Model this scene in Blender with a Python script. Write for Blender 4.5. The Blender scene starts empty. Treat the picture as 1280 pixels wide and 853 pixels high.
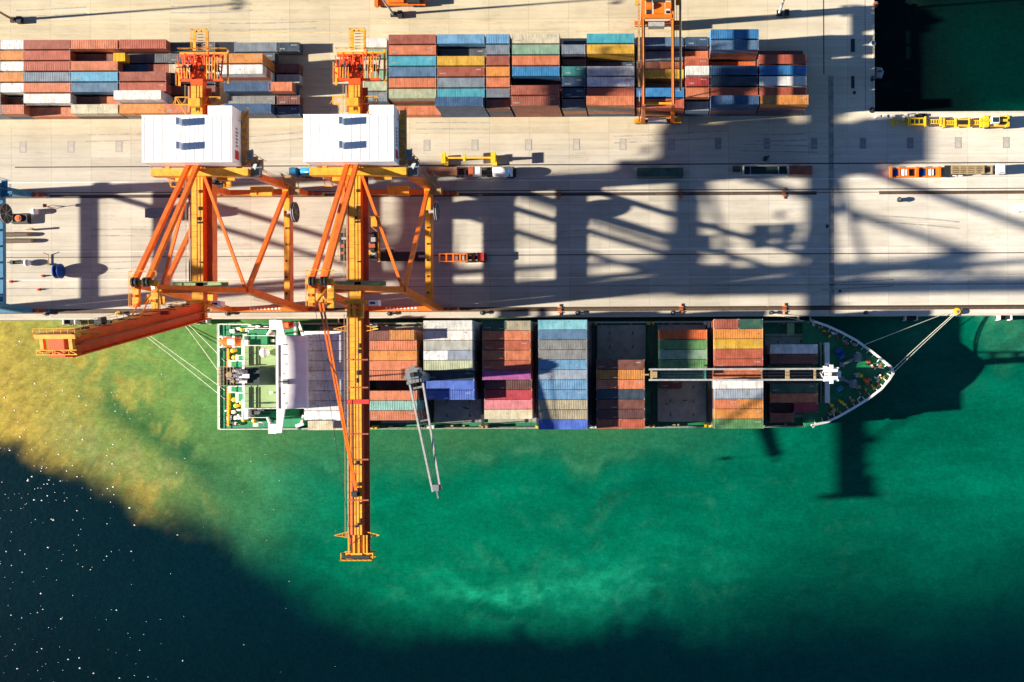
import bpy, math, random
import numpy as np
from mathutils import Vector
random.seed(7)
rnd = random.Random(11)
S = bpy.context.scene
COL = S.collection
# ------------------------------------------------------------------ survey of the place
H = 265.0            # camera height above the quay, metres
K = 1245.0           # focal length in photo pixels
NX, NY = 812.0, 475.0  # foot point of the camera in the photo
ROLL = 0.0047
def P(px, py, z=0.0):
    dx, dy = px - NX, NY - py
    s = (H - z) / K
    return Vector(((dx + ROLL * dy) * s, (dy - ROLL * dx) * s, z))
def lin(c):
    c = c / 255.0
    return c / 12.92 if c <= 0.04045 else ((c + 0.055) / 1.055) ** 2.4
KA = 0.62
def A(r, g, b, k=KA):
    return (min(.9, lin(r) * k), min(.9, lin(g) * k), min(.9, lin(b) * k * .96))
# ------------------------------------------------------------------ materials
def newmat(name):
    m = bpy.data.materials.new(name); m.use_nodes = True
    nt = m.node_tree; b = nt.nodes["Principled BSDF"]
    return m, nt, b
def nd(nt, t, **kw):
    n = nt.nodes.new(t)
    for k, v in kw.items():
        if k in n.inputs.keys() if hasattr(n.inputs, 'keys') else False: n.inputs[k].default_value = v
        else: setattr(n, k, v)
    return n
def mixc(nt, mode, fac, a, b):
    n = nt.nodes.new("ShaderNodeMix"); n.data_type = 'RGBA'; n.blend_type = mode
    for sock, v in ((n.inputs[0], fac), (n.inputs[6], a), (n.inputs[7], b)):
        if hasattr(v, 'is_linked'): nt.links.new(v, sock)
        elif isinstance(v, (int, float)): sock.default_value = v
        else: sock.default_value = (v[0], v[1], v[2], 1)
    return n.outputs[2]
def mth(nt, op, a, b=0.0, c=None):
    n = nt.nodes.new("ShaderNodeMath"); n.operation = op
    for i, v in enumerate((a, b, c)):
        if v is None: continue
        if hasattr(v, 'is_linked'): nt.links.new(v, n.inputs[i])
        else: n.inputs[i].default_value = v
    return n.outputs[0]
def noise(nt, scale, detail=4, rough=.55, mscale=None, src='Object'):
    tc = nt.nodes.new("ShaderNodeTexCoord"); n = nt.nodes.new("ShaderNodeTexNoise")
    n.inputs['Scale'].default_value = scale; n.inputs['Detail'].default_value = detail
    n.inputs['Roughness'].default_value = rough
    if mscale:
        mp = nt.nodes.new("ShaderNodeMapping"); mp.inputs['Scale'].default_value = mscale
        nt.links.new(tc.outputs[src], mp.inputs['Vector']); nt.links.new(mp.outputs[0], n.inputs['Vector'])
    else: nt.links.new(tc.outputs[src], n.inputs['Vector'])
    return n.outputs['Fac']
def ramp(nt, f, a, b, lo=0.0, hi=1.0):
    n = nt.nodes.new("ShaderNodeMapRange"); n.inputs[1].default_value = a; n.inputs[2].default_value = b
    n.inputs[3].default_value = lo; n.inputs[4].default_value = hi
    nt.links.new(f, n.inputs[0]); return n.outputs[0]
MATS = {}
def paint(name, col, rough=.5, metal=0.0, grime=.35, rust=0.0, scale=.6):
    if name in MATS: return MATS[name]
    m, nt, b = newmat(name)
    f = ramp(nt, noise(nt, scale, 5, .6), .3, .72)
    c = mixc(nt, 'MIX', f, [v * (1 - grime) for v in col], [min(.92, v * (1 + grime * .35)) for v in col])
    f2 = ramp(nt, noise(nt, scale * 6, 3, .6), .45, .75, 0, .5 * grime)
    c = mixc(nt, 'MULTIPLY', f2, c, (.35, .3, .26))
    if rust:
        f3 = ramp(nt, noise(nt, scale * 2.3, 6, .7), .58, .68, 0, rust)
        c = mixc(nt, 'MIX', f3, c, (.12, .045, .02))
    nt.links.new(c, b.inputs['Base Color'])
    b.inputs['Roughness'].default_value = rough; b.inputs['Metallic'].default_value = metal
    MATS[name] = m; return m
ORANGE = paint('crane_orange', (.90, .168, .006), .45, 0, .28, .3, .5)
ORSHADE = paint('crane_orange_shaded', (.80, .085, .005), .45, 0, .2, .15, .35)  # redder copy of the orange, shade of the girder sides put into the colour
SUNTOP = paint('crane_sunlit_top', (.90, .375, .02), .5, 0, .32, .22, .6)  # sunlit yellow of the orange beam tops put into the colour
YELLOW = paint('crane_yellow', (.82, .36, .016), .5, 0, .35, .2, .8)
RUSTY = paint('rusty_red_steel', (.42, .09, .03), .55, 0, .3, .35, .7)
WHITE = paint('white_paint', (.80, .80, .79), .5, 0, .06, 0, .4)
SHIPW = paint('ship_white', (.78, .76, .70), .5, 0, .15, .15, .8)
GREY = paint('grey_steel', (.22, .24, .25), .5, .3, .3, .1, 1)
LGREY = paint('light_grey_steel', (.42, .43, .42), .5, .2, .3, .05, 1)
DARK = paint('dark_steel', (.022, .026, .030), .55, .2, .3, .1, 1)
BLACK = paint('black_rubber', (.012, .012, .013), .75, 0, .2, 0, 2)
DECKG = paint('green_deck_paint', A(18, 165, 105), .55, 0, .3, .18, .5)
DECKD = paint('dark_green_deck_paint', A(10, 150, 95), .55, 0, .4, .3, .5)
PALEG = paint('pale_green_deck_paint', A(172, 205, 140), .6, 0, .18, .12, .5)
HATCH = paint('hatch_cover_grey', A(190, 188, 178, .55), .6, 0, .3, .3, .5)
BLUEC = paint('crane_blue', A(45, 140, 190), .45, 0, .2, .08, .4)
BLUEP = paint('blue_paint', A(10, 80, 185), .4, 0, .2, .05, .9)
GLASS = paint('window_glass', (.02, .04, .05), .08, 0, .05, 0, 1)
LILAC = paint('pale_bridge_roof', (.70, .69, .69), .5, 0, .12, .15, .35)
BEIGE = paint('beige_steel', A(205, 175, 125), .6, 0, .3, .2, 1)
ORNGE2 = paint('lifeboat_orange', (.85, .17, .02), .4, 0, .15, 0, 1)
REDP = paint('red_paint', (.55, .03, .02), .5, 0, .2, 0, 1)
YELP = paint('yellow_paint', (.82, .50, .02), .45, 0, .2, .05, 1)
DKGRN = paint('dark_green_paint', A(20, 60, 50), .55, 0, .3, .1, .8)
ROPE = paint('rope_pale', (.62, .60, .48), .9, 0, .2, 0, 2)
HULL = paint('hull_green', (.02, .10, .07), .45, 0, .3, .2, .4)
# container paint reads each container's own colour
def container_mat(name, attr=False):
    m, nt, b = newmat(name)
    if attr:
        a = nt.nodes.new("ShaderNodeVertexColor"); a.layer_name = 'paint'; base = a.outputs[0]
    else:
        a = nt.nodes.new("ShaderNodeObjectInfo"); base = a.outputs['Color']
    tc = nt.nodes.new("ShaderNodeTexCoord")
    geo = nt.nodes.new("ShaderNodeNewGeometry")
    def nz(scale, ms, det=4):
        mp = nt.nodes.new("ShaderNodeMapping"); mp.inputs['Scale'].default_value = ms
        nt.links.new(geo.outputs['Position'], mp.inputs['Vector'])
        n = nt.nodes.new("ShaderNodeTexNoise"); n.inputs['Scale'].default_value = scale
        n.inputs['Detail'].default_value = det; n.inputs['Roughness'].default_value = .62
        nt.links.new(mp.outputs[0], n.inputs['Vector']); return n.outputs['Fac']
    f = ramp(nt, nz(.45, (1, 1, 1), 5), .28, .74)
    d = mixc(nt, 'MULTIPLY', 1.0, base, (.64, .65, .68))
    l = mixc(nt, 'ADD', .09, base, (.5, .47, .42))
    c = mixc(nt, 'MIX', f, d, l)
    st = ramp(nt, nz(1.3, (1.6, .25, .4), 3), .46, .74, 0, .6)       # dirt streaks across the roof
    c = mixc(nt, 'MULTIPLY', st, c, (.45, .38, .32))
    ru = ramp(nt, nz(1.7, (1, 1, 1), 6), .60, .67, 0, .75)
    c = mixc(nt, 'MIX', ru, c, (.13, .055, .03))
    nt.links.new(c, b.inputs['Base Color']); b.inputs['Roughness'].default_value = .55
    return m
CONT = container_mat('container_paint'); CONTA = container_mat('container_paint_far', True)
CAST = paint('corner_casting', (.35, .34, .33), .6, .2, .3, .3, 2)

# ------------------------------------------------------------------ mesh builder
class MB:
    def __init__(s): s.v = []; s.f = []; s.k = []
    def add(s, vs, fs):
        o = len(s.v); s.k.append((o, len(s.f))); s.v += [tuple(v) for v in vs]; s.f += [tuple(i + o for i in f) for f in fs]; return s
    def box(s, x0, x1, y0, y1, z0, z1):
        return s.add([(x0,y0,z0),(x1,y0,z0),(x1,y1,z0),(x0,y1,z0),(x0,y0,z1),(x1,y0,z1),(x1,y1,z1),(x0,y1,z1)],
                     [(0,3,2,1),(4,5,6,7),(0,1,5,4),(1,2,6,5),(2,3,7,6),(3,0,4,7)])
    def cbox(s, c, sx, sy, sz):
        return s.box(c[0]-sx/2, c[0]+sx/2, c[1]-sy/2, c[1]+sy/2, c[2], c[2]+sz)
    def beam(s, p, q, w, h=None, w2=None, h2=None):
        p, q = Vector(p), Vector(q); h = h or w; w2 = w2 or w; h2 = h2 or h
        d = (q - p).normalized(); up = Vector((0,0,1))
        if abs(d.z) > .97: up = Vector((0,1,0))
        a = d.cross(up).normalized(); b = a.cross(d).normalized()
        vs = []
        for c, ww, hh in ((p, w, h), (q, w2, h2)):
            for sa, sb in ((-1,-1),(1,-1),(1,1),(-1,1)): vs.append(c + a*sa*ww/2 + b*sb*hh/2)
        return s.add(vs, [(3,2,1,0),(4,5,6,7),(0,1,5,4),(1,2,6,5),(2,3,7,6),(3,0,4,7)])
    def tube(s, p, q, r, n=10, r2=None):
        p, q = Vector(p), Vector(q); d = (q - p).normalized(); r2 = r if r2 is None else r2
        up = Vector((0,0,1)) if abs(d.z) < .97 else Vector((0,1,0))
        a = d.cross(up).normalized(); b = a.cross(d)
        vs = [p + (a*math.cos(t)+b*math.sin(t))*r for t in [2*math.pi*i/n for i in range(n)]]
        vs += [q + (a*math.cos(t)+b*math.sin(t))*r2 for t in [2*math.pi*i/n for i in range(n)]]
        fs = [(i, (i+1)%n, n+(i+1)%n, n+i) for i in range(n)] + [tuple(range(n))[::-1], tuple(range(n, 2*n))]
        return s.add(vs, fs)
    def prism(s, poly, z0, z1, poly0=None):
        n = len(poly); lo = poly0 or poly
        vs = [(p[0],p[1],z0) for p in lo] + [(p[0],p[1],z1) for p in poly]
        return s.add(vs, [(i,(i+1)%n,n+(i+1)%n,n+i) for i in range(n)] + [tuple(range(n))[::-1], tuple(range(n,2*n))])
    def ball(s, c, r, n=10, m=6, zs=1.0):
        vs = []; fs = []
        for j in range(m+1):
            ph = math.pi*j/m
            for i in range(n):
                t = 2*math.pi*i/n
                vs.append((c[0]+r*math.sin(ph)*math.cos(t), c[1]+r*math.sin(ph)*math.sin(t), c[2]+r*zs*math.cos(ph)))
        for j in range(m):
            for i in range(n): fs.append((j*n+i, (j+1)*n+i, (j+1)*n+(i+1)%n, j*n+(i+1)%n))
        return s.add(vs, fs)
    def each(s, name, mat, parent=None, world=False, smooth=False):
        ks = s.k + [(len(s.v), len(s.f))]; out = []
        for a, b_ in zip(ks[:-1], ks[1:]):
            m = MB(); m.v = s.v[a[0]:b_[0]]; m.f = [tuple(i-a[0] for i in f) for f in s.f[a[1]:b_[1]]]
            out.append(m.build(name, mat, parent, world, smooth))
        return out
    def rail(s, p, q, h=1.1, step=2.0, r=.05):
        p, q = Vector(p), Vector(q); L = (q-p).length; n = max(1, int(L/step))
        for hh in (h, h*.5): s.beam(p+Vector((0,0,hh)), q+Vector((0,0,hh)), r*1.4)
        for i in range(n+1):
            a = p.lerp(q, i/n); s.beam(a, a+Vector((0,0,h)), r*1.4)
        return s
    def lattice(s, p, q, w, h, n, t=.12):
        """four-chord lattice girder along p-q"""
        p, q = Vector(p), Vector(q); d = (q-p).normalized()
        up = Vector((0,0,1)) if abs(d.z) < .9 else Vector((0,1,0))
        a = d.cross(up).normalized(); b = a.cross(d).normalized()
        cs = [a*w/2+b*h/2, -a*w/2+b*h/2, -a*w/2-b*h/2, a*w/2-b*h/2]
        for c in cs: s.beam(p+c, q+c, t*1.5)
        for i in range(n):
            u, v = p.lerp(q, i/n), p.lerp(q, (i+1)/n)
            for k in range(4):
                c0, c1 = cs[k], cs[(k+1)%4]
                s.beam(u+c0, v+c1 if i%2 else u+c1, t)
                s.beam(u+(c0 if i%2 else c1), v+(c1 if i%2 else c0), t)
        return s
    def build(s, name, mat, parent=None, world=False, smooth=False, loc=None):
        off = Vector((0,0,0))
        if world and parent is not None:
            r = parent
            while r is not None: off += r.location; r = r.parent
        if loc is not None: off = Vector(loc)
        me = bpy.data.meshes.new(name)
        me.from_pydata([(v[0]-off.x, v[1]-off.y, v[2]-off.z) for v in s.v], [], s.f); me.update()
        if smooth:
            for p in me.polygons: p.use_smooth = True
        me.materials.append(mat)
        o = bpy.data.objects.new(name, me); COL.objects.link(o)
        if loc is not None: o.location = loc
        if parent is not None: o.parent = parent
        return o
def tag(o, label=None, cat=None, group=None, kind=None):
    if label: o['label'] = label
    if cat: o['category'] = cat
    if group: o['group'] = group
    if kind: o['kind'] = kind
    return o
def empty(name, loc=(0,0,0), rz=0.0):
    o = bpy.data.objects.new(name, None); COL.objects.link(o); o.location = loc
    o.rotation_euler = (0,0,rz); o.empty_display_size = 1; return o
def copy_tree(o, parent=None):
    c = o.copy(); COL.objects.link(c)
    if parent is not None: c.parent = parent
    for ch in o.children: copy_tree(ch, c)
    return c

# ------------------------------------------------------------------ noise for the water colours
def vnoise(x, y, seed):
    r = np.random.RandomState(seed); T = r.rand(256, 256)
    xi = np.floor(x).astype(int); yi = np.floor(y).astype(int); fx = x-xi; fy = y-yi
    fx = fx*fx*(3-2*fx); fy = fy*fy*(3-2*fy)
    g = lambda a, b: T[a % 256, b % 256]
    return (g(xi,yi)*(1-fx)+g(xi+1,yi)*fx)*(1-fy)+(g(xi,yi+1)*(1-fx)+g(xi+1,yi+1)*fx)*fy
def fbm(x, y, seed, o=5, g=.5):
    s = 0; a = 1; t = 0
    for i in range(o): s = s + a*vnoise(x*2**i+13.7*i, y*2**i+7.1*i, seed+i); t += a; a *= g
    return s/t
def sstep(a, b, x):
    t = np.clip((x-a)/(b-a), 0, 1); return t*t*(3-2*t)
WZ = -3.0
def make_water():
    xs = np.concatenate([[-2500,-1200,-600,-330], np.arange(-230, 170, 1.0), [260,500,1200,2500]])
    ys = np.concatenate([[-2500,-1200,-500,-220], np.arange(-100, 135, 1.0), [220,500,1200,2500]])
    X, Y = np.meshgrid(xs, ys, indexing='ij')
    s = K/(H-WZ); px = NX + X*s; py = NY - Y*s
    w1 = (fbm(px/90, py/90, 3)-.5); w2 = (fbm(px/90+40, py/90+9, 23)-.5)
    qx = px + w1*70; qy = py + w2*55
    # shoreline of the deep clear water
    bx = [-400, 0, 80, 160, 200, 260, 330, 411, 493, 560, 640, 720, 800, 900, 1000, 1150, 1300, 1700]
    by = [470, 540, 576, 607, 623, 643, 692, 738, 764, 774, 776, 772, 764, 758, 742, 728, 712, 700]
    B = np.interp(px, bx, by)
    edge = np.interp(px, [0, 250, 400, 600, 800, 950, 1300], [16, 44, 64, 40, 38, 90, 140]); n9 = fbm(px/24, py/24, 777, 5, .6)
    deep = sstep(-1, 1, (py + w1*np.interp(px,[0,300,900,1300],[14,30,40,110]) + (n9-.5)*30 + w2*12 - B)/edge)
    deepc = np.array([0.0, .0105, .0165]); deepc2 = np.array([0.0, .0074, .0115])
    n1 = fbm(qx/60, qy/60, 51); n2 = fbm(qx/22, qy/22, 71, 5, .6); n3 = fbm(qx/7, qy/7, 91, 4, .6)
    # drift: silt bands run along the edge of the deep water and flatten out near the hull
    t = (py-530)/(B-530+1e-6)
    al = px + w2*60; ac = t*(1+.55*w1) + w2*.25
    st = fbm(al/150, ac*7.5, 131, 5, .55); st2 = fbm(al/60+5, ac*20, 171, 4, .6)
    g_r = np.array([0.000, .098, .058]); g_m = np.array([0.000, .124, .064]); g_s = np.array([.026, .125, .050]); g_l = np.array([.105, .225, .058])
    f = sstep(380, 1000, px)[..., None]; c = g_m*(1-f)+g_r*f
    c = c*(.62+.72*st[..., None])*(.86+.28*st2[..., None])
    fr = fbm(px/55, py/34, 401, 6, .58)
    c = c*(.80+.34*fr[..., None])
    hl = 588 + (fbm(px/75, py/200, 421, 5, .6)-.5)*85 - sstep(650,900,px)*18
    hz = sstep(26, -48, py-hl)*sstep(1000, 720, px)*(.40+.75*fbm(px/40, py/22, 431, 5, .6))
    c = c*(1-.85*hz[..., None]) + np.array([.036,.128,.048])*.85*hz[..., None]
    ln = np.exp(-((py-hl+5)/5.5)**2)*sstep(.38,.6,fbm(px/30,py/30,441,4))*sstep(960,640,px)
    wr = fbm(px/70+w1*2, py/55+w2*2, 451, 5, .55); rg = np.clip(1-np.abs(2*wr-1)*7, 0, 1)**2*sstep(560,620,py)*sstep(1250,900,px)
    c = c + np.array([.040,.085,.045])*(ln*.42+rg*.16*sstep(.4,.6,st2))[..., None]
    rim = np.exp(-((t-.86)/.14)**2)*sstep(470,600,px)*sstep(1000,820,px)*sstep(.3,.6,st)*(.4+1.1*sstep(.35,.65,fbm(px/14,py/10,461,4,.6)))
    c = c*(1+.45*rim[..., None]) + np.array([.004,.012,.006])*rim[..., None]
    le = sstep(500, 170, qx+(qy-470)*.45)[..., None]; c = c*(1-le)+g_l*le*(.74+.5*n2[..., None])
    yel = np.array([.345, .262, .050]); yel2 = np.array([.215, .225, .072])
    ye = sstep(60, -150, qx-120-(py-430)*.35+(n2-.5)*110)*(.72+.55*n2)
    ye = np.maximum(ye, sstep(130,-20, qx-110-(py-430)*.6+(n2-.5)*150)*(.10+.75*sstep(.42,.62,n2)))
    tong = np.exp(-((py-(B-30-.06*px)+(n2-.5)*26)/27)**2)*sstep(285, 205, px+(n1-.5)*40)*(.25+.85*sstep(.4,.62,n3*.5+n2*.5))
    tw = (np.clip(tong*1.6,0,1)*sstep(20,120,px))[..., None]; yc = yel*(1-tw)+yel2*tw
    ye = np.clip(np.maximum(ye, tong*.85)*sstep(300,215,px), 0, 1)
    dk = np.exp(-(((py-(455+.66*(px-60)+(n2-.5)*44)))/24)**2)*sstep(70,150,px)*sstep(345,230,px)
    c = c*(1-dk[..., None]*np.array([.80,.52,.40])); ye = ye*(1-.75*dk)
    rp = fbm((px+py)/5.5, (py-px)/11, 301, 3, .6)[..., None]
    c = c*(1-ye[..., None])+yc*ye[..., None]*(.52+.35*n3[..., None]+.5*rp)
    c = c*(1+ (rp-.5)*.30*sstep(520,200,px)[..., None])
    c = c*(.92+.16*n3[..., None])
    rb = sstep(1040,1280,px)*sstep(520,400,py)*sstep(.42,.62,n1)
    c = c + np.array([.020,.045,.020])*rb[..., None]
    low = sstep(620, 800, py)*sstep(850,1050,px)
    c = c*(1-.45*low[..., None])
    dd = deep[..., None]; e2 = sstep(700,850,py)[..., None]; dc = deepc*(1-e2)+deepc2*e2
    c = c*(1-dd)+dc*(.9+.2*n1[..., None])*dd
    # the enclosed basin top right: dark water over a rubble foot
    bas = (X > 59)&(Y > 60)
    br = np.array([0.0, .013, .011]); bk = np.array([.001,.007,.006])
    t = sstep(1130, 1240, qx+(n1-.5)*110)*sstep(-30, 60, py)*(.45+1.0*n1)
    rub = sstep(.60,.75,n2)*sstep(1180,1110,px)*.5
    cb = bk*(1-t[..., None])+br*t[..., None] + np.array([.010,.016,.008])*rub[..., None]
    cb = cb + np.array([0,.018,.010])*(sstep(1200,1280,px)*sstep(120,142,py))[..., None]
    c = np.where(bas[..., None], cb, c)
    # darker to the right of the bow along the quay
    nx, ny = X.shape
    idx = np.arange(nx*ny).reshape(nx, ny)
    fc = np.stack([idx[:-1,:-1], idx[1:,:-1], idx[1:,1:], idx[:-1,1:]], -1).reshape(-1,4)
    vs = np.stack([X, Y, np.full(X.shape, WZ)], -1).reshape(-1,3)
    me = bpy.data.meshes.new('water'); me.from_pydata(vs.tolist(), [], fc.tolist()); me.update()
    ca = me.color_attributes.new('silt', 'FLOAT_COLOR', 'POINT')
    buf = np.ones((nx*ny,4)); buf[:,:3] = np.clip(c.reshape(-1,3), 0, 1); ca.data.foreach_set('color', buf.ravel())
    m, nt, b = newmat('sea_water')
    a = nt.nodes.new("ShaderNodeVertexColor"); a.layer_name = 'silt'
    f = ramp(nt, noise(nt, .55, 6, .65), .3, .7)
    tcw = nt.nodes.new("ShaderNodeTexCoord"); mpw = nt.nodes.new("ShaderNodeMapping"); mpw.inputs['Rotation'].default_value = (0,0,.7); mpw.inputs['Scale'].default_value = (1.0,3.0,1)
    nzw = nt.nodes.new("ShaderNodeTexNoise"); nzw.inputs['Scale'].default_value = .55; nzw.inputs['Detail'].default_value = 5; nzw.inputs['Roughness'].default_value = .62; nzw.inputs['Distortion'].default_value = .6
    nt.links.new(tcw.outputs['Object'], mpw.inputs['Vector']); nt.links.new(mpw.outputs[0], nzw.inputs['Vector'])
    f2 = ramp(nt, nzw.outputs['Fac'], .34, .66)
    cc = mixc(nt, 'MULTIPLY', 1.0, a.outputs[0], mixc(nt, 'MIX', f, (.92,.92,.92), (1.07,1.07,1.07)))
    cc = mixc(nt, 'MULTIPLY', 1.0, cc, mixc(nt, 'MIX', f2, (.85,.86,.86), (1.16,1.14,1.14)))
    nt.links.new(cc, b.inputs['Base Color'])
    b.inputs['Roughness'].default_value = .22; b.inputs['Specular IOR Level'].default_value = .10
    bp = nt.nodes.new("ShaderNodeBump"); bp.inputs['Strength'].default_value = .22; bp.inputs['Distance'].default_value = .4
    h = mth(nt, 'ADD', noise(nt, .8, 4, .6, (1, 1.5, 1)), mth(nt, 'MULTIPLY', noise(nt, .16, 3, .5, (1,1.7,1)), 1.5))
    nt.links.new(h, bp.inputs['Height']); nt.links.new(bp.outputs[0], b.inputs['Normal'])
    me.materials.append(m)
    o = bpy.data.objects.new('water', me); COL.objects.link(o); tag(o, kind='structure')
make_water()

# ------------------------------------------------------------------ quay
QY = (NY-396.4)*H/K      # quay face
BX, BY = (1095-NX)*H/K, (NY-141.4)*H/K   # inner corner of the basin
def concrete():
    m, nt, b = newmat('quay_concrete')
    tc = nt.nodes.new("ShaderNodeTexCoord"); sx = nt.nodes.new("ShaderNodeSeparateXYZ")
    nt.links.new(tc.outputs['Object'], sx.inputs[0]); X, Y = sx.outputs[0], sx.outputs[1]
    yard = ramp(nt, Y, 60, 70)
    c = mixc(nt, 'MIX', yard, (.505, .468, .385), (.545, .475, .325))
    right = ramp(nt, X, 20, 75)
    c = mixc(nt, 'MIX', mth(nt,'MULTIPLY',right, .8), c, (.70, .655, .56))
    c = mixc(nt, 'MULTIPLY', 1.0, c, mixc(nt, 'MIX', ramp(nt, noise(nt, .09, 5, .6), .3, .7), (.86,.855,.85), (1.06,1.06,1.06)))
    s1 = ramp(nt, noise(nt, .35, 4, .6, (.03, 1.6, 1)), .40, .68, 0, .48)       # tyre tracks along the quay
    c = mixc(nt, 'MULTIPLY', s1, c, (.72, .68, .62))
    s2 = ramp(nt, noise(nt, 1.1, 5, .65, (.12, 1.2, 1)), .50, .72, 0, .4)
    c = mixc(nt, 'MULTIPLY', s2, c, (.66, .6, .54))
    s4 = ramp(nt, noise(nt, .13, 7, .72, (.6,1.3,1)), .58, .66, 0, .38)
    c = mixc(nt, 'MULTIPLY', s4, c, (.70, .665, .62))
    s3 = ramp(nt, noise(nt, .45, 6, .7), .60, .70, 0, .5)
    c = mixc(nt, 'MULTIPLY', s3, c, (.72, .68, .64))
    c = mixc(nt, 'MULTIPLY', ramp(nt, noise(nt, 3.5, 3, .7), .3, .7, 0, .22), c, (.7, .68, .66))
    # slab to slab tone and joints
    vx = mth(nt,'FLOOR', mth(nt,'DIVIDE', X, 10.6)); vy = mth(nt,'FLOOR', mth(nt,'DIVIDE', mth(nt,'ADD', Y, 1.3), 6.1))
    cb = nt.nodes.new("ShaderNodeCombineXYZ"); nt.links.new(vx, cb.inputs[0]); nt.links.new(vy, cb.inputs[1])
    wn = nt.nodes.new("ShaderNodeTexWhiteNoise"); nt.links.new(cb.outputs[0], wn.inputs['Vector'])
    c = mixc(nt, 'MULTIPLY', 1.0, c, mixc(nt, 'MIX', wn.outputs['Value'], (.89,.89,.885), (1.05,1.05,1.05)))
    jx = mth(nt,'LESS_THAN', mth(nt,'MODULO', mth(nt,'ADD', X, 3180.0), 10.6), .13)
    jy = mth(nt,'LESS_THAN', mth(nt,'MODULO', mth(nt,'ADD', Y, 611.3), 6.1), .12)
    j = mth(nt,'MULTIPLY', mth(nt,'MAXIMUM', jx, jy), .36)
    c = mixc(nt, 'MULTIPLY', j, c, (.35, .33, .3))
    nt.links.new(c, b.inputs['Base Color']); b.inputs['Roughness'].default_value = .85
    bp = nt.nodes.new("ShaderNodeBump"); bp.inputs['Strength'].default_value = .15; bp.inputs['Distance'].default_value = .05
    nt.links.new(noise(nt, 2.2, 4, .6), bp.inputs['Height']); nt.links.new(bp.outputs[0], b.inputs['Normal'])
    return m
CONC = concrete()
q = MB()
q.prism([(-2500,QY),(2500,QY),(2500,BY),(BX,BY),(BX,2500),(-2500,2500)], -9, 0)
tag(q.build('quay', CONC), kind='structure')
# raised kerb beam along the quay face and the basin
KERB = paint('kerb_concrete', (.56, .50, .40), .85, 0, .2, 0, .5)
kb = MB(); kb.box(-400, 400, QY+.004, QY+.45, .004, .14); kb.box(BX-.45, BX-.004, BY+.6, 400, .004, .14); kb.box(BX+.05, 400, BY-.45, BY-.004, .004, .14)
tag(kb.build('quay_kerb', KERB), kind='structure')
GROOVE = paint('rail_groove', (.035, .028, .022), .8, 0, .4, .3, .7)
BALLAST = paint('rail_bed', (.105, .065, .038), .9, 0, .5, .4, .9)
RAILM = paint('rail_steel', (.20, .13, .09), .4, .6, .3, .3, .5)
LINEW = paint('line_white', (.72, .72, .70), .7, 0, .25, 0, .5)
LINEY = paint('line_yellow', (.60, .46, .22), .7, 0, .35, 0, .5)
def yv(py): return (NY-py)*H/K
def xv(px): return (px-NX)*H/K
def flat(name, mat, rects, z=.004):
    b = MB()
    for x0,x1,y0,y1 in rects: b.box(x0,x1,y0,y1,z-.003,z)
    o = b.build(name, mat); tag(o, kind='structure'); return o
flat('cable_trench', GROOVE, [(xv(20),400,yv(206.3),yv(204.9)), (xv(640),400,yv(318.9),yv(317.8)), (-400,xv(640),yv(318.9),yv(318.0)), (-400,400,yv(238.3),yv(237.2)), (xv(1031),xv(1032.3),yv(94),400)], .008)
flat('rail_bed', BALLAST, [(-400,xv(1022),yv(244.6),yv(240.4)), (xv(1100),400,yv(244.6),yv(240.4)), (-400,400,yv(388.8),yv(383.2))], .008)
flat('rail_slot', GROOVE, [(-400,400,yv(385.6),yv(383.9)), (-400,xv(820),yv(243.2),yv(240.6)), (xv(820),xv(1022),yv(241.8),yv(240.4))], .012)
rl = MB()
for y in (19.05, 49.65): rl.box(-400,400,y-.07,y+.07,.0,.07)
tag(rl.build('crane_rail', RAILM), kind='structure')
flat('lane_line', LINEW, [(-400,400,yv(225.3),yv(224.5)), (-400,400,yv(312),yv(311.4)), (xv(560),400,yv(328.6),yv(328.1)), (-400,400,yv(347.1),yv(346.4))], .008)
flat('yellow_lane_line', LINEY, [(-400,xv(860),yv(27.6),yv(26.6)), (-400,xv(950),yv(39.4),yv(38.4)), (xv(959.6),xv(960.5),yv(384),yv(348)), (-400,xv(430),yv(6),yv(5.2))], .012)
DSTRIP = paint('worn_joint_strip', (.30, .28, .25), .85, 0, .5, 0, .5)
flat('paved_strip', DSTRIP, [(xv(1037),xv(1043.5),yv(395),yv(96)), (-400,400,yv(357.8),yv(356.6)), (xv(1083),xv(1084),yv(140),400)], .004)
PITD = paint('service_pit_cover', (.27, .27, .26), .8, 0, .4, .1, 1)  # darker grey used for some of the pit covers
hc = []
PITC = paint('pit_cover_concrete', (.40, .37, .32), .85, 0, .2, 0, .6)
pit0 = None
for i, px in enumerate([30, 90, 150, 535, 595, 662, 722, 780, 841, 899, 960, 1019, 1080, 1139, 1199, 1259]):
    b = MB(); L, W = 2.9, 1.7
    for a0,a1,b0,b1 in ((-W/2,W/2,-L/2,-L/2+.09),(-W/2,W/2,L/2-.09,L/2),(-W/2,-W/2+.09,-L/2+.09,L/2-.09),(W/2-.09,W/2,-L/2+.09,L/2-.09)): b.box(a0,a1,b0,b1,0,.02)
    o = b.build('service_pit', GREY); o.location = (xv(px), yv(180.5), 0.003)
    c = MB().box(-W/2+.10,W/2-.10,-L/2+.10,L/2-.10,0,.012).build('cover', PITD if i in (9,10,11,12,13) else PITC, o)
    names = ['at the far left edge','second from the left edge','left of the left crane house','just right of the right crane house','above the yellow spreader frame',
      'between yellow spreader and wheeled gantry','fourth right of the right crane house','below left of the wheeled gantry foot','below the wheeled gantry foot','in the shade right of the gantry foot','in the shade above the white skip','at the shaded lane crossing','left of the rounded shadow end','inside the rounded shadow end','in sunlight below the yellow machines','nearest the right edge']
    tag(o, 'rectangular service pit cover ' + names[i], 'manhole cover', 'service pit covers across the quay')

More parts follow.
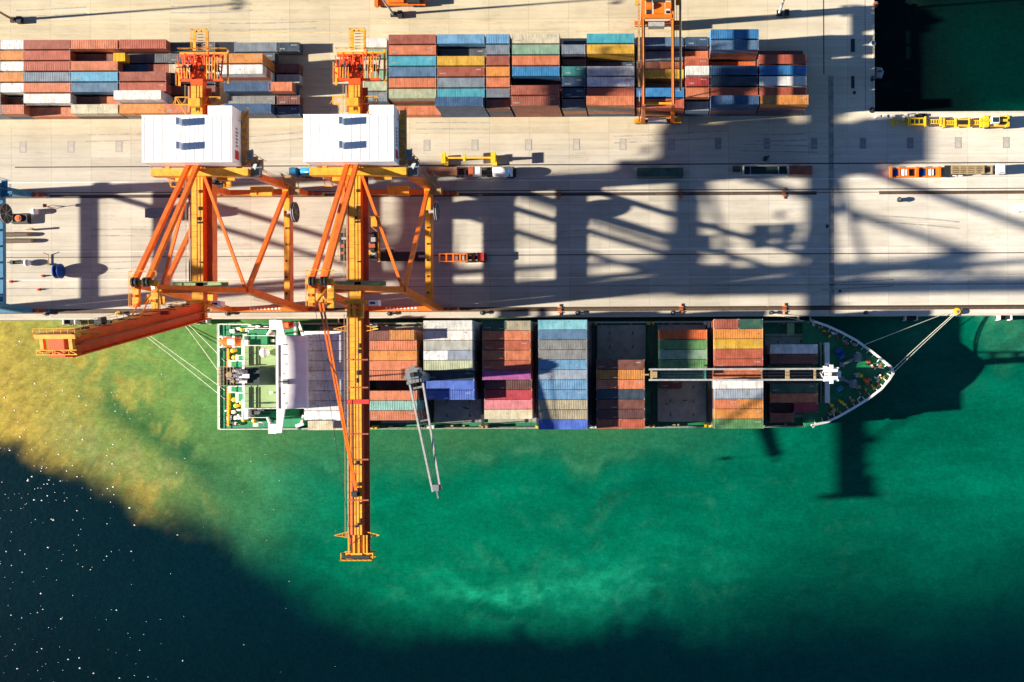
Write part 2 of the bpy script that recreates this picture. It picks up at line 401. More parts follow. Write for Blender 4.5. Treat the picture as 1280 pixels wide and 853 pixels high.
# ------------------------------------------------------------------ shipping containers
CL = dict(W=(.70,.69,.64), CR=A(240,228,196), BG=A(196,184,152), LG=A(205,205,198), G=A(150,152,152), DG=A(92,98,108),
  SG=A(134,150,166), LB=A(96,186,226), CY=A(60,190,215), TE=A(10,140,140), NB=A(18,78,122), BL=A(12,138,208), LL=A(168,184,204),
  RB=A(182,88,60), BR=A(128,66,52), SA=A(238,134,84), OR=A(246,156,58), DO=A(240,108,20), YE=A(252,196,44), PG=A(200,212,176), MG=A(150,195,165),
  GR=A(95,165,95), DGn=A(20,95,75), PU=A(190,80,165), PK=A(238,140,150), MA=A(95,42,40), CM=A(190,28,58), RD=A(208,96,60), VR=A(205,55,45),
  SB=A(84,130,170), DB=A(8,88,142), CYL=A(140,220,238), PB=A(112,176,226), RW=(.80,.80,.77), WB=(.72,.73,.73), OB=A(70,120,235), DN=A(12,58,86), TS=A(150,215,205))
CN = dict(W='white',CR='cream',BG='beige',LG='pale grey',G='grey',DG='dark grey',SG='slate grey',LB='sky blue',CY='turquoise',TE='teal',NB='dark blue',
  BL='bright blue',LL='lilac grey',RB='red brown',BR='brown',SA='salmon',OR='orange',DO='deep orange',YE='yellow',PG='pale green',MG='mint green',GR='green',
  DGn='dark green',PU='purple',PK='pink',MA='maroon',CM='crimson',RD='brick red',VR='bright red',SB='steel blue',DB='blue',CYL='pale cyan',PB='light blue',
  RW='white',WB='bluish white',OB='vivid blue',DN='navy',TS='pale turquoise')
CW = 2.44
def cont_loft(L, Hh, dep=.022):
    """corrugated container shell, closed, lofted along its length"""
    b = MB(); h = L/2; st = [(-h, 0), (-h+.14, 0), (-h+.16, dep)]
    x = -h+.16; pitch = .56; n = int((L-.5)/pitch); pitch = (L-.42)/n
    for i in range(n):
        a = -h+.21+i*pitch
        st += [(a+.02,dep),(a+.02+pitch*.36,dep),(a+.02+pitch*.5,.0),(a+.02+pitch*.86,.0)]
    st += [(h-.16,dep),(h-.14,0),(h,0)]
    vs = []; w = CW/2
    for x, d in st:
        vs += [(x,-w+d,0.02),(x,w-d,0.02),(x,w-.03-d,Hh-d*.8),(x,-w+.03+d,Hh-d*.8)]
    fs = []
    for i in range(len(st)-1):
        o = i*4
        for k in range(4): fs.append((o+k, o+4+k, o+4+(k+1)%4, o+(k+1)%4))
    e = (len(st)-1)*4
    fs += [(0,1,2,3), (e+3,e+2,e+1,e)]
    b.v = vs; b.f = [f[::-1] for f in fs]; return b
_pc = {}
def cont_proto(L, Hh, dep):
    k = (L, round(Hh,2), dep)
    if k in _pc: return _pc[k]
    def me(b, name, mat):
        m = bpy.data.meshes.new(name); m.from_pydata(b.v, [], b.f); m.update(); m.materials.append(mat); return m
    body = me(cont_loft(L, Hh, dep), 'shipping_container', CONT)
    w = CW/2; h = L/2
    fr = MB()
    for sx in (-1,1):
        for sy in (-1,1):
            for z in (0, Hh-.12): fr.cbox((sx*(h-.09), sy*(w-.085), z), .20, .19, .135)
    frm = me(fr, 'corner_casting', CAST)
    d = MB()
    for sy in (-1,1): d.box(h+.002, h+.035, sy*w*.5-w*.46, sy*w*.5+w*.46, .15, Hh-.15)
    for yy in (-.8,-.35,.35,.8): d.tube((h+.06, yy, .15), (h+.06, yy, Hh-.15), .025, 6)
    drm = me(d, 'door', CONT)
    _pc[k] = (body, frm, drm); return _pc[k]
MARKP = paint('marking_paint', (.40,.39,.36), .6, 0, .4, 0, 2)
_mk = {}
def grp_mark(label): return 'second tier' not in label and 'just under' not in label and 'bottom' not in label and 'mid height' not in label
def mark_mesh(L, Hh):
    k = (L, round(Hh,2), rnd.randrange(3))
    if k not in _mk:
        b = MB(); h = L/2; q_ = random.Random(k[2]*7+int(L))
        for i in range(7): b.box(-h+.7+i*.22, -h+.84+i*.22, -.62, -.62+q_.uniform(.22,.34), Hh+.003, Hh+.012)
        if k[2]:
            for i in range(5): b.box(h-2.2+i*.26, h-2.04+i*.26, .35, .35+q_.uniform(.2,.4), Hh+.003, Hh+.012)
        m = bpy.data.meshes.new('roof_number'); m.from_pydata(b.v, [], b.f); m.update(); m.materials.append(MARKP); _mk[k] = m
    return _mk[k]
def put_container(x, y, z, L, Hh, col, label, group, flip=False):
    body, frm, drm = cont_proto(L, Hh, rnd.choice([.004,.006,.008,.012,.019]) if col not in ('W','CR','CYL') else rnd.choice([.003,.006,.010]))
    rgb = CL[col]; j = 1 + rnd.uniform(-.10, .08)
    c = (min(.9,rgb[0]*j*rnd.uniform(.97,1.03)), min(.9,rgb[1]*j), min(.9,rgb[2]*j*rnd.uniform(.96,1.04)), 1)
    o = bpy.data.objects.new('shipping_container', body); COL.objects.link(o)
    o.location = (x, y, z); o.color = c
    if flip: o.rotation_euler = (0,0,math.pi)
    for nm, me in (('corner_casting', frm), ('door', drm)):
        p = bpy.data.objects.new(nm, me); COL.objects.link(p); p.parent = o; p.color = c
    if grp_mark(label) and rnd.random() < .33:
        me = mark_mesh(L, Hh); p = bpy.data.objects.new('roof_number', me); COL.objects.link(p); p.parent = o
    tag(o, label, 'shipping container', group); return o

ORD = ['first','second','third','fourth','fifth','sixth','seventh','eighth','ninth','tenth','eleventh']
SLOTS = []      # every container of the place: dict(x,y,z,L,H,col,...)
def stack(x, y, z0, L, n, th, col, rowlab, collab, grp, colkey, rowkey, piece=''):
    lows = ['RB','BR','DO','RB','NB','BR','G','SA','MA','DB']
    for t in range(n):
        top = t == n-1
        c = col if top else (col if rnd.random() < .35 else rnd.choice(lows))
        if col in ('W','WB') and grp == 'ship' and not top: c = 'W'
        SLOTS.append(dict(x=x,y=y,z=z0+t*th,L=L,H=th-.02,col=c,t=t,n=n,row=rowlab,colm=collab,grp=grp,ck=colkey,rk=rowkey,piece=piece,top=top))
L40, L20 = 12.19, 6.06
YS = 70.05; YP = 2.81; TH = 2.75
def yard(colkey, desc, px0, px1, nref, rows, big=True, dx=None):
    zc = TH*nref; cx = ((px0+px1)/2 - NX)*(H-zc)/K + ROLL*370*H/K
    for r, e in enumerate(rows):
        if not e: continue
        y = YS + YP*(6-r) + CW/2
        rowlab = ORD[6-r] + ' row from the quay'
        if isinstance(e[0], tuple):     # two short ones end to end: ((n,col),(n,col))
            for k, sub in enumerate(e):
                if sub: stack(cx + (-1 if k==0 else 1)*(L20/2+.035), y, .0, L20, sub[0], TH, sub[1], rowlab, desc, 'yard', colkey, r, ('left half','right half')[k])
        else:
            n, col = e[0], e[1]; off = e[2] if len(e) > 2 else 0
            stack(cx+off, y, .0, L40 if big else L20, n, TH, col, rowlab, desc, 'yard', colkey, r)
yard(0,'yard column cut by left edge', -57, 0, 2, [(2,'RB'),(2,'SA'),(2,'G'),(2,'SA'),(2,'LG'),(2,'BR'),(2,'SG')])
yard(1,'short leftmost yard column', 1, 29, 2, [(2,'W'),(2,'OR'),(2,'W'),(2,'OR'),(2,'W'),(1,'BR'),(2,'SA')], False)
yard(2,'first long yard column at left', 30, 87, 2, [(2,'RB'),(2,'RD'),(2,'RD'),(2,'SG'),(2,'SA'),(2,'W'),(1,'SA')])
yard(3,'second long yard column at left', 89, 146.5, 2, [(2,'SA'),(1,'BR'),(2,'SA'),(2,'LB'),(2,'SB'),((1,'BR'),(1,'SA')),(2,'CR')])
yard(4,'yard column left of left crane tail', 149, 207.5, 2, [(2,'RD'),(1,'DG'),((1,'NB'),(1,'RB')),(2,'RB'),(2,'RD'),(3,'W'),(2,'OR')])
yard(5,'yard column under left crane tail', 211, 269, 1, [(1,'DG'),(1,'DG'),(1,'CR'),(1,'DN'),(1,'BR'),None,(2,'SA')])
yard(6,'yard column right of left crane tail', 269.5, 327, 4, [(1,'SG',1.5),(1,'DG'),(4,'OR'),(4,'W'),(2,'DB'),(1,'G'),(2,'DB')])
yard(7,'short column ending the left block', 346, 374, 1, [(1,'DN'),None,(1,'BR'),(1,'LG'),(2,'SA',-1.0),(1,'BR'),(1,'NB')], False)
yard(8,'short column behind right crane tail', 455, 483, 2, [(2,'W'),(2,'MG'),(2,'CR'),(2,'MG'),(2,'PG'),(2,'SG'),(1,'G')], False)
yard(9,'yard column right of right crane tail', 486, 545, 3, [(3,'RB'),(3,'SA'),(3,'CY'),(3,'SB'),(3,'SA'),(3,'PG'),(1,'SA')])
yard(10,'long yard column with yellow third', 546, 606, 3, [(3,'PB'),(2,'DG'),(3,'YE'),(3,'RB'),(3,'SG'),(3,'CY'),(4,'DB')])
yard(11,'short column with blue corner container', 607.5, 637, 3, [(3,'PB'),(3,'SG'),(3,'RB'),(3,'OR'),(3,'SA'),(3,'SG'),(3,'BR')], False)
yard(12,'long column with cream at top', 638.5, 698, 4, [(3,'CR'),(3,'MG'),(3,'SA'),(3,'BL'),(1,'BR'),(4,'RB'),(4,'RB')])
yard(13,'short dark column left of the yellow container', 702, 732, 3, [(1,'DN'),(3,'SG'),(2,'BR'),(3,'TE'),(3,'NB'),(3,'DN'),(3,'DG')], False)
yard(14,'long column left of the gantry', 733.5, 793, 3, [(3,'CY'),(3,'YE'),(1,'NB'),(3,'W'),(3,'RW'),(3,'RD'),(4,'SA')])
yard(15,'long column under the wheeled gantry', 795.5, 855, 3, [(2,'SB'),(1,'SG'),((1,'BR'),(1,'SA')),(2,'YE'),(1,'DG'),(3,'BL'),(3,'RD')])
yard(16,'short column right of the gantry', 857, 886.5, 3, [(2,'NB'),(1,'SA'),(2,'RD'),(3,'W'),(3,'VR'),(3,'SA'),(2,'SG')], False)
yard(17,'tall blue topped column', 889, 948.5, 4, [(4,'BL'),(4,'SB'),(1,'DO'),(3,'DB'),(3,'DN'),(3,'RD'),(4,'DB')])
yard(18,'last yard column at right', 950, 1011, 4, [None,(1,'BR'),(3,'RD'),(3,'BL'),(3,'W'),(3,'RD'),(4,'OR')])
# ship bays, rows counted from the wharf side
SZ = 3.0; ST = 2.62; SY0 = 15.1; SP = 2.5
def bay(colkey, desc, px0, px1, nref, rows, y0=SY0):
    zc = SZ+ST*nref; cx = ((px0+px1)/2-NX)*(H-zc)/K
    for r, e in enumerate(rows):
        if not e: continue
        y = y0 - SP*r - CW/2
        rowlab = ORD[r] + ' row from the wharf'
        if isinstance(e[0], tuple):
            for k, sub in enumerate(e):
                if sub: stack(cx + (-1 if k==0 else 1)*(L20/2+.035), y, SZ, L20, sub[0], ST, sub[1], rowlab, desc, 'ship', colkey, r, ('left half','right half')[k])
        else: stack(cx, y, SZ, L40, e[0], ST, e[1], rowlab, desc, 'ship', colkey, r)
    return cx
BAYS = []
BAYS.append(bay(30,'ship bay beside the bridge', 380, 441, 5, [None]+[(5,c) for c in ('RW','RW','W','W','RW','WB','W','WB','RW')]+[(4,'CR')]))
BAYS.append(bay(31,'ship bay right of the crane boom', 460, 521, 5, [None,((5,'BR'),(6,'OR')),(5,'SA'),(5,'OR'),(5,'SA'),(5,'SA'),(2,'BR'),(5,'SA'),(5,'TS'),(5,'SA'),None]))
BAYS.append(bay(32,'ship bay with white corner pair', 529.5, 590.5, 5, [(5,'W'),(5,'W'),(5,'LG'),((5,'WB'),(5,'LL')),(5,'PG'),(4,'DN'),(4,'OB'),(4,'OB'),None,None,None]))
BAYS.append(bay(33,'ship bay with purple container', 603, 663.3, 4, [((4,'DGn'),(4,'BG')),(4,'SA'),(4,'RD'),((4,'SA'),(4,'SA')),(4,'RD'),(4,'PU'),(3,'MA'),(3,'CM'),(3,'PK'),(3,'CR'),None]))
BAYS.append(bay(34,'blue topped ship bay', 673, 734, 5, [(5,'CYL'),(5,'SB'),(5,'G'),(5,'G'),(5,'PB'),(5,'LL'),(5,'PB'),(5,'PB'),(5,'BG'),(5,'BG'),(5,'OB')]))
BAYS.append(bay(35,'half empty ship bay amidships', 745.5, 805.5, 4, [None,None,None,None,(4,'BR'),(4,'OR'),(4,'SA'),(4,'DN'),(4,'BR'),(4,'MA'),((4,'RD'),(4,'RD'))]))
BAYS.append(bay(36,'ship bay with green containers', 824, 884, 4, [None,(4,'DO'),(4,'GR'),(4,'MG'),(4,'GR'),(2,'TE'),((1,'BR'),None),None,None,None,None]))
BAYS.append(bay(37,'ship bay with two yellow containers', 893, 954, 5, [((5,'RB'),(5,'DGn')),(5,'OR'),(5,'YE'),(5,'RD'),(5,'RD'),(4,'SA'),(5,'W'),(5,'LL'),((5,'SA'),(5,'OR')),(5,'OR'),(5,'GR')]))
BAYS.append(bay(38,'ship bay nearest the bow', 963, 1022, 3, [(3,'RW'),(3,'BR'),(1,'DGn'),(1,'DG'),(3,'DGn'),(3,'SA'),((2,'MA'),(3,'CM')),((3,'RB'),None)], y0=8.9))
# choose the individual ones: tops first, then the ones whose side or end the photo shows
hgt = {}
for s in SLOTS: hgt[(s['ck'], s['rk'])] = max(hgt.get((s['ck'], s['rk']),0), s['n'])
def prio(s):
    if s['top']: return 0
    depth = s['n']-1-s['t']
    down = hgt.get((s['ck'], s['rk']+1), 0)
    if s['grp'] == 'yard':
        if down <= s['t']: return 1 + depth*.1
        if hgt.get((s['ck']+1, s['rk']),0) <= s['t'] and s['ck'] < 12: return 1.6
        return 9
    up = hgt.get((s['ck'], s['rk']-1), 0)
    if s['x'] < -10 and depth == 1: return 2 + abs(s['x'])*-.001
    if (up <= s['t'] and s['y'] < 0) or (down <= s['t'] and s['y'] > 2): return 2.5 + depth*.1
    return 9 - (0 if s['x'] > 0 else 1)
SLOTS.sort(key=prio)
indiv = [s for s in SLOTS if prio(s) < 8][:288]
rest = [s for s in SLOTS if s not in indiv]
seen = {}
for s in indiv:
    size = 'short' if s['L'] < 8 else 'long'
    lvl = '' if s['top'] else ('just under the top, ' if s['n']-1-s['t']==1 else 'at the bottom, ' if s['t']==0 else 'mid height, ')
    lab = f"{CN[s['col']]} {size+' ' if not s['piece'] else ''}container{' '+s['piece'] if s['piece'] else ''}, {lvl}{s['row']}, {s['colm']}"
    if len(lab.split()) > 16: lab = lab.replace(' row from the ', ' from the ')
    if len(lab.split()) > 16: lab = lab.replace('just under the top', 'second tier').replace('at the bottom','bottom')
    if len(lab.split()) > 16: lab = lab.replace('long container','container').replace('short container','container')
    if len(lab.split()) > 16: lab = lab.replace(' from the ', ' from ').replace('second tier, ','second tier ').replace(' the wheeled gantry',' wheeled gantry').replace('of the yellow container','of yellow container')
    if len(lab.split()) > 16: lab = lab.replace('just under the top,', 'second tier,').replace('mid height, ', 'mid height ').replace(' row ', ' ').replace('ship bay ', 'bay ').replace('yard column ', 'column ')
    seen[lab] = seen.get(lab, 0)+1
    put_container(s['x'], s['y'], s['z'], s['L'], s['H'], s['col'], lab,
      'containers stacked in the yard' if s['grp']=='yard' else 'containers stacked on the ship', rnd.random()<.5)
def merged(slots, name):
    V = []; F = []; C = []; o = 0
    for s in slots:
        b = cont_loft(s['L'], s['H']); c = CL[s['col']]
        V += [(v[0]+s['x'], v[1]+s['y'], v[2]+s['z']) for v in b.v]; F += [tuple(i+o for i in f) for f in b.f]
        C += [(c[0],c[1],c[2],1)]*len(b.v); o += len(b.v)
    me = bpy.data.meshes.new(name); me.from_pydata(V, [], F); me.update(); me.materials.append(CONTA)
    ca = me.color_attributes.new('paint', 'FLOAT_COLOR', 'POINT'); ca.data.foreach_set('color', np.array(C).ravel())
    ob = bpy.data.objects.new(name, me); COL.objects.link(ob)
    tag(ob, 'lower containers buried inside the yard and ship stacks', 'shipping container', kind='stuff')
merged(rest, 'buried_containers')
yb = P(148, 71, 5.4)
b = MB(); b.box(-1.55,1.55,-1.1,1.1,0,2.2); yo = b.build('small_container', YELP, loc=(0,0,0)); yo.location = (yb.x, yb.y, TH+.01)
d = MB()
for i in range(9): d.box(-1.5+i*.35,-1.38+i*.35,-1.13,1.13,2.2,2.24)
d.build('rib', YELP, yo)
tag(yo, 'small yellow box container standing on the low brown one in the left yard', 'shipping container')

# ------------------------------------------------------------------ ship to shore cranes (origin: centre of the seaside rail)
GAU = 30.6; HX = 9.7
def sts_crane(loc, paintm, accent, raised, label, trolley_y, blue=False, zp=(10.8,13.3)):
    R = empty('gantry_crane', loc)
    tag(R, label, 'crane', 'ship to shore gantry cranes on the quay')
    O, Yl = paintm, accent
    z0, z1 = zp; ZT = 39.2
    for y, nm in ((0,'sill_beam'), (GAU,'sill_beam')):
        b = MB(); b.box(-HX-.6, HX+.6, y-.65, y+.65, 2.1, 3.9)
        for sx in (-1,1):       # flared foot
            b.add([(sx*(HX+1.5),y-.6,1.7),(sx*(HX+1.5),y+.6,1.7),(sx*(HX-2.4),y+.6,1.7),(sx*(HX-2.4),y-.6,1.7),
                   (sx*(HX+.8),y-.5,5.2),(sx*(HX+.8),y+.5,5.2),(sx*(HX-.8),y+.5,5.2),(sx*(HX-.8),y-.5,5.2)],
                  [(3,2,1,0),(4,5,6,7),(0,1,5,4),(1,2,6,5),(2,3,7,6),(3,0,4,7)])
        s = b.build(nm, O, R)
        if y == GAU and not blue:
            MB().box(-2.6,3.0,y-1.2,y+1.2,3.95,5.6).box(-2.3,-.9,y-1.0,y+.2,5.6,5.75).build('equipment_box', Yl, s)
        for sx in (-1,1):
            bb = MB()
            for k in range(2):
                cx = sx*(HX-2.6+k*5.2); bb.box(cx-2.3,cx+2.3,y-.45,y+.45,.75,1.3); bb.box(cx-.35,cx+.35,y-.5,y+.5,1.3,2.1)
            g = bb.build('bogie', RUSTY, R)
            w = MB()
            for k in range(2):
                for j in (-1.5,-.5,.5,1.5):
                    cx = sx*(HX-2.6+k*5.2)+j*1.1; w.tube((cx,y-.17,.40),(cx,y+.17,.40),.40,12)
            w.each('wheel', DARK, g)
            MB().box(sx*(HX+5.1)-.3, sx*(HX+5.1)+.3, y-.35, y+.35, .5, 1.3).build('buffer', Yl, g)
    for sx in (-1,1):
        for y in (0, GAU):
            yt = 1.8 if y == 0 else GAU-2.0
            b = MB(); b.beam((sx*HX,y,3.8),(sx*HX,y+(yt-y)*.25,z1),1.6,1.6,1.5,1.5).beam((sx*HX,y+(yt-y)*.25,z1),(sx*HX,yt,ZT-.2),1.5,1.5,1.3,1.3)
            lg = b.build('leg', O, R)
            r = MB()   # ladder with cage on the leg
            for sgn in (-.25,.25): r.beam((sx*(HX+.95)+sgn*.2,y+sgn,4),(sx*(HX+.95)+sgn*.2,y+sgn,ZT-2),.07)
            for i in range(22): zz = 5+i*1.5; r.beam((sx*(HX+.95),y-.25,zz),(sx*(HX+.95),y+.25,zz),.06)
            r.build('ladder', Yl, lg)
        b = MB(); b.box(sx*HX-.75,sx*HX+.75,.7,GAU-.7,z0,z1)
        pb = b.build('portal_beam', O, R)
        c = MB()
        for i in range(7): c.box(sx*HX-.3,sx*HX+.1,3+i*4.1,3.5+i*4.1,z1,z1+.25)
        c.each('lug', DARK, pb)
        rl_ = MB(); rl_.rail((sx*HX+.6*sx,1,z1),(sx*HX+.6*sx,GAU-1,z1),1.0,2.4,.03); rl_.build('handrail', Yl, pb)
        b = MB(); b.beam((sx*HX,2.2,ZT-1.5),(sx*HX,GAU-.6,z1-.6),.95,.9); b.build('side_brace', O, R)
        b = MB(); b.beam((sx*(HX-.1),1.9,ZT-.3),(-1.0+sx*.8,GAU-.8,ZT+.3),.62,.6); b.build('top_brace', O, R)
        b = MB(); b.beam((sx*(HX-.2),1.6,ZT),(sx*1.4-.6,.2,63.5),1.15,1.1,.8,.8); b.build('apex_leg', O, R)
        # gusset at the portal corner
        b = MB(); b.prism([(sx*HX-.62,GAU-3.4),(sx*HX+.62,GAU-3.4),(sx*HX+.85,GAU+.9),(sx*HX-.85,GAU+.9)], z1+.01, z1+1.0); b.build('gusset', Yl, R)
    tf = MB(); tf.box(-HX-.6,HX+.6,1.15,2.45,ZT-2.4,ZT); tf.build('cross_beam', O, R)
    tf = MB(); tf.box(-HX-.6,HX+.6,GAU-.5,GAU+.5,ZT-2.6,ZT-.2); tf.box(-HX-1.2,HX+1.2,GAU-3.2,GAU-1.55,ZT-.7,ZT+1.5); tf.box(-8.6,-7.6,GAU-1.6,GAU,ZT-1.2,ZT-.4); tf.box(7.6,8.6,GAU-1.6,GAU,ZT-1.2,ZT-.4); tf.box(-6.5,-4.4,GAU-4.0,GAU-3.21,ZT-1.6,ZT-.8); tf.box(3,7,GAU-3.8,GAU-3.21,ZT-1.6,ZT-.9)
    cbm = tf.build('cross_beam', Yl, R)
    for lx in (-8.6,-4.9,-3.1):     # hanging lamp platforms
        m = MB(); zz = ZT-5
        for a in (-.55,.55): m.beam((lx+a,GAU-2.6,ZT-2.4),(lx+a*1.6,GAU-4.4,zz),.13); m.beam((lx+a*1.6,GAU-4.4,zz),(lx+a*1.6,GAU-3.0,zz),.13)
        m.beam((lx-.9,GAU-4.4,zz),(lx+.9,GAU-4.4,zz),.2); m.beam((lx-.9,GAU-3.0,zz),(lx+.9,GAU-3.0,zz),.2)
        m.build('lamp_platform', Yl, R)
    # main girder (fixed part) and tail
    gx = -1.05; gw = 1.35; zb, zt = 37.4, 39.45
    def girder(b, y0, y1):
        b.box(gx-gw, gx+gw, y0, y1, zb, zt)
        return b
    g = girder(MB(), -2.2, 29 if blue else 55.0).build('girder', O if blue else ORSHADE, R)
    def dress(parent, ya, yb):
        w = MB(); w.box(gx+gw+.02, gx+gw+1.15, ya, yb, zb-.05, zb+.12); w.box(gx-gw-.34, gx-gw-.04, ya, yb, zt-.7, zt-.3); w.each('trolley_rail', RUSTY if not blue else O, parent)
        w = MB(); w.box(gx-gw-.75, gx-gw-.4, ya, yb, zt-.3, zt-.22); w.rail((gx-gw-1.0,ya,zt-.18),(gx-gw-1.0,yb,zt-.18),1.0,2.5,.04); w.build('walkway', BEIGE if not blue else O, parent)
        w = MB()
        n = int(abs(yb-ya)/3.0)
        for i in range(n):
            yy = ya+(yb-ya)*(i+.5)/n; w.box(gx-gw+.1,gx+gw-.1,yy-.03,yy+.03,zt,zt+.05)
        w.box(gx+.55,gx+.63,min(ya,yb),max(ya,yb),zt,zt+.08); w.each('deck_seam', RUSTY, parent)
        w = MB(); rr = random.Random(int(abs(ya)*7+3))
        for i in range(n//2+1):
            yy = ya+(yb-ya)*rr.random(); w.cbox((gx+rr.uniform(-.2,.9), yy, zt), rr.uniform(.25,.6), rr.uniform(.3,1.0), rr.uniform(.15,.4))
        w.each('fitting', DARK, parent)
    if not blue: dress(g, 1, 29); dress(g, 42, 48)
    def tri_arm(parent, y, span, mat):
        w = MB()
        for sx in (-1,1):
            x0 = gx+sx*(gw+.2); x1 = gx+sx*span
            w.beam((x0,y-.8,zt-.5),(x1,y-.0,zt-.3),.14); w.beam((x0,y+.5,zt-.5),(x1,y,zt-.3),.14); w.beam((x0,y,zt-1.8),(x1,y,zt-.3),.12)
            for i in range(1,4): xx = x0+(x1-x0)*i/4; w.beam((xx,y-.8*(1-i/4),zt-.45),(xx,y+.5*(1-i/4),zt-.45),.09)
        w.build('cable_arm', mat, parent)
    # tail end machinery (festoon, sheaves, stair)
    t = MB()
    for i in range(9):
        a = -5.0+i*1.12; t.beam((a,49.6,zt-1.0),(a+.8,54.9,zt+1.6 if i%2 else zt-.4),.26)
        t.beam((a+.5,50,zt+.3),(a-.1,54.5,zt+.8),.16)
    r3 = random.Random(31)
    for i in range(22): a = r3.uniform(-4.8,4.4); yy = r3.uniform(49.6,54.6); t.beam((a,yy,zt-1.0),(a+r3.uniform(-1.3,1.3),yy+r3.uniform(-1.6,1.6),zt+r3.uniform(0,1.7)),r3.uniform(.12,.3))
    t.box(-5.2,4.6,54.8,55.3,zt-1.3,zt-.7); t.box(-5.2,4.6,49.3,49.8,zt-1.3,zt-.7)
    if blue: t = None
    else: t.build('sheave_frame', ORSHADE, g)
    for a in (-3.9,-2.5,.3,1.7,3.4):
        if not blue: MB().tube((a,51.9,zt+.2),(a+.45,51.9,zt+.2),.75,14).build('sheave', DARK, g)
    t = MB(); t.box(-5.9,-5.4,48.4,53.5,zt-1.6,zt-1.45); t.box(5.2,5.6,49,56.4,zt-1.6,zt-1.45)
    for k in range(5): t.beam((-4.6+k*.6,49.4,zt+.9),(-4.2+k*.6,51.5,zt+1.9),.14); t.beam((1.6+k*.6,49.2,zt+.9),(2.0+k*.6,54.0,zt+1.7),.14)
    t.rail((-6.0,48.4,zt-1.45),(-6.0,53.5,zt-1.45)); t.rail((5.8,49,zt-1.45),(5.8,56.4,zt-1.45)); t.rail((-5.2,56.4,zt-.6),(5.8,56.4,zt-.6))
    t.box(-5.2,5.8,55.4,55.8,zt-.75,zt-.6)
    t.box(-1.9,-1.2,56.0,60.6,zt-.2,zt); t.rail((-1.9,56.4,zt),(-1.9,60.6,zt)); t.rail((1.5,56.4,zt),(1.5,60.6,zt)); t.rail((-1.9,60.6,zt),(1.5,60.6,zt)); t.box(.9,1.4,56.0,60.6,zt-.8,zt-.6); t.box(-1.9,1.5,60.2,60.6,zt-.3,zt-.1)
    for k in range(6): t.box(-1.2,.9,56.3+k*.7,56.42+k*.7,zt-.6,zt-.5)
    if not blue: t.build('service_platform', Yl, g)
    t = MB()
    for y in (45.6,43.9):
        for sx in (-1,1): t.beam((gx+sx*gw,y,zt-.5),(gx+sx*5.1,y,zt-.5),.16)
    for sx in (-1,1):
        for k in range(4):
            t.beam((gx+sx*(gw+k*1.1),45.6 if k%2 else 43.9,zt-.5),(gx+sx*(gw+(k+1)*1.1),43.9 if k%2 else 45.6,zt-.5),.1)
        t.beam((gx+sx*5.1,45.6,zt-.5),(gx+sx*2.2,40.8,zt-.5),.18); t.beam((gx+sx*5.1,43.9,zt-.5),(gx+sx*5.1,45.6,zt-.5),.16)
    t.box(gx-1.4,gx+1.2,43.0,44.8,zt,zt+1.3)
    t.box(gx+2.4,gx+5.6,42.3,42.8,zt-2.2,zt-2.0); t.rail((gx+2.4,42.3,zt-2),(gx+5.6,42.3,zt-2)); t.rail((gx+5.6,40.9,zt-2),(gx+5.6,43.4,zt-2))
    if not blue: t.build('festoon_platform', Yl, g)
    # boom
    BL = 56.5
    hinge = Vector((0,-2.4,37.6))
    bm = empty('boom', hinge); bm.parent = R
    if raised: bm.rotation_euler = (-math.radians(79.5),0,0)
    def bp_(b, name, mat, par=None):   # geometry given in crane coordinates, boom horizontal
        o = MB(); o.v = [(v[0]-hinge.x, v[1]-hinge.y, v[2]-hinge.z) for v in b.v]; o.f = b.f; o.k = b.k
        return (o.each if name in ('stay_anchor','deck_seam','trolley_rail') else o.build)(name, mat, par or bm)
    zbb = 35.7 if raised else zb
    gb = bp_(MB().box(gx-gw, gx+gw, -2.6-BL, -2.5, zbb, zt), 'box_girder', O if blue else ORSHADE)
    class _F:  # lets dress() build below the boom
        pass
    w = MB(); w.box(gx+gw+.02, gx+gw+1.15, -BL+.5, -3, zb-.05, zb+.12); w.box(gx-gw-.34, gx-gw-.04, -BL+.5, -3, zt-.7, zt-.3); w.box(gx-gw+.25,gx-gw+.6,-BL,-24,zt,zt+.12)
    bp_(w, 'trolley_rail', RUSTY if not blue else O)
    w = MB(); w.box(gx-gw-.75, gx-gw-.4, -BL+2, -4, zt-.3, zt-.22); w.rail((gx-gw-1.0,-BL+2,zt-.18),(gx-gw-1.0,-4,zt-.18),1.0,2.5,.04)
    bp_(w, 'walkway', BEIGE if not blue else O)
    w = MB()
    for i in range(18): yy = -4-i*3.0; w.box(gx-gw+.1,gx+gw-.1,yy-.03,yy+.03,zt,zt+.05)
    w.box(gx+.55,gx+.63,-BL,-4,zt,zt+.08)
    for yy in (-14.2,-20.5,-31,-36.8,-46): w.box(gx-gw-.5,gx+gw+1.5,yy-.16,yy+.16,zt-.02,zt+.16)
    bp_(w, 'deck_seam', RUSTY)
    w = MB(); w.box(gx-gw-.6,gx+gw+1.7,-24.2,-23.2,zt-.6,zt+.25); bp_(w, 'clamp', REDP if not blue else O)
    w = MB(); rr = random.Random(5)
    for i in range(13): w.cbox((gx+rr.uniform(-.3,1.0), rr.uniform(-52,-5), zt), rr.uniform(.25,.5), rr.uniform(.3,1.1), rr.uniform(.15,.45))
    w.box(gx-.1,gx+.5,-45.2,-43.2,zt,zt+1.3); w.box(gx-.9,gx-.2,-45.0,-44.0,zt,zt+.9)
    bp_(w, 'stay_anchor', DARK)
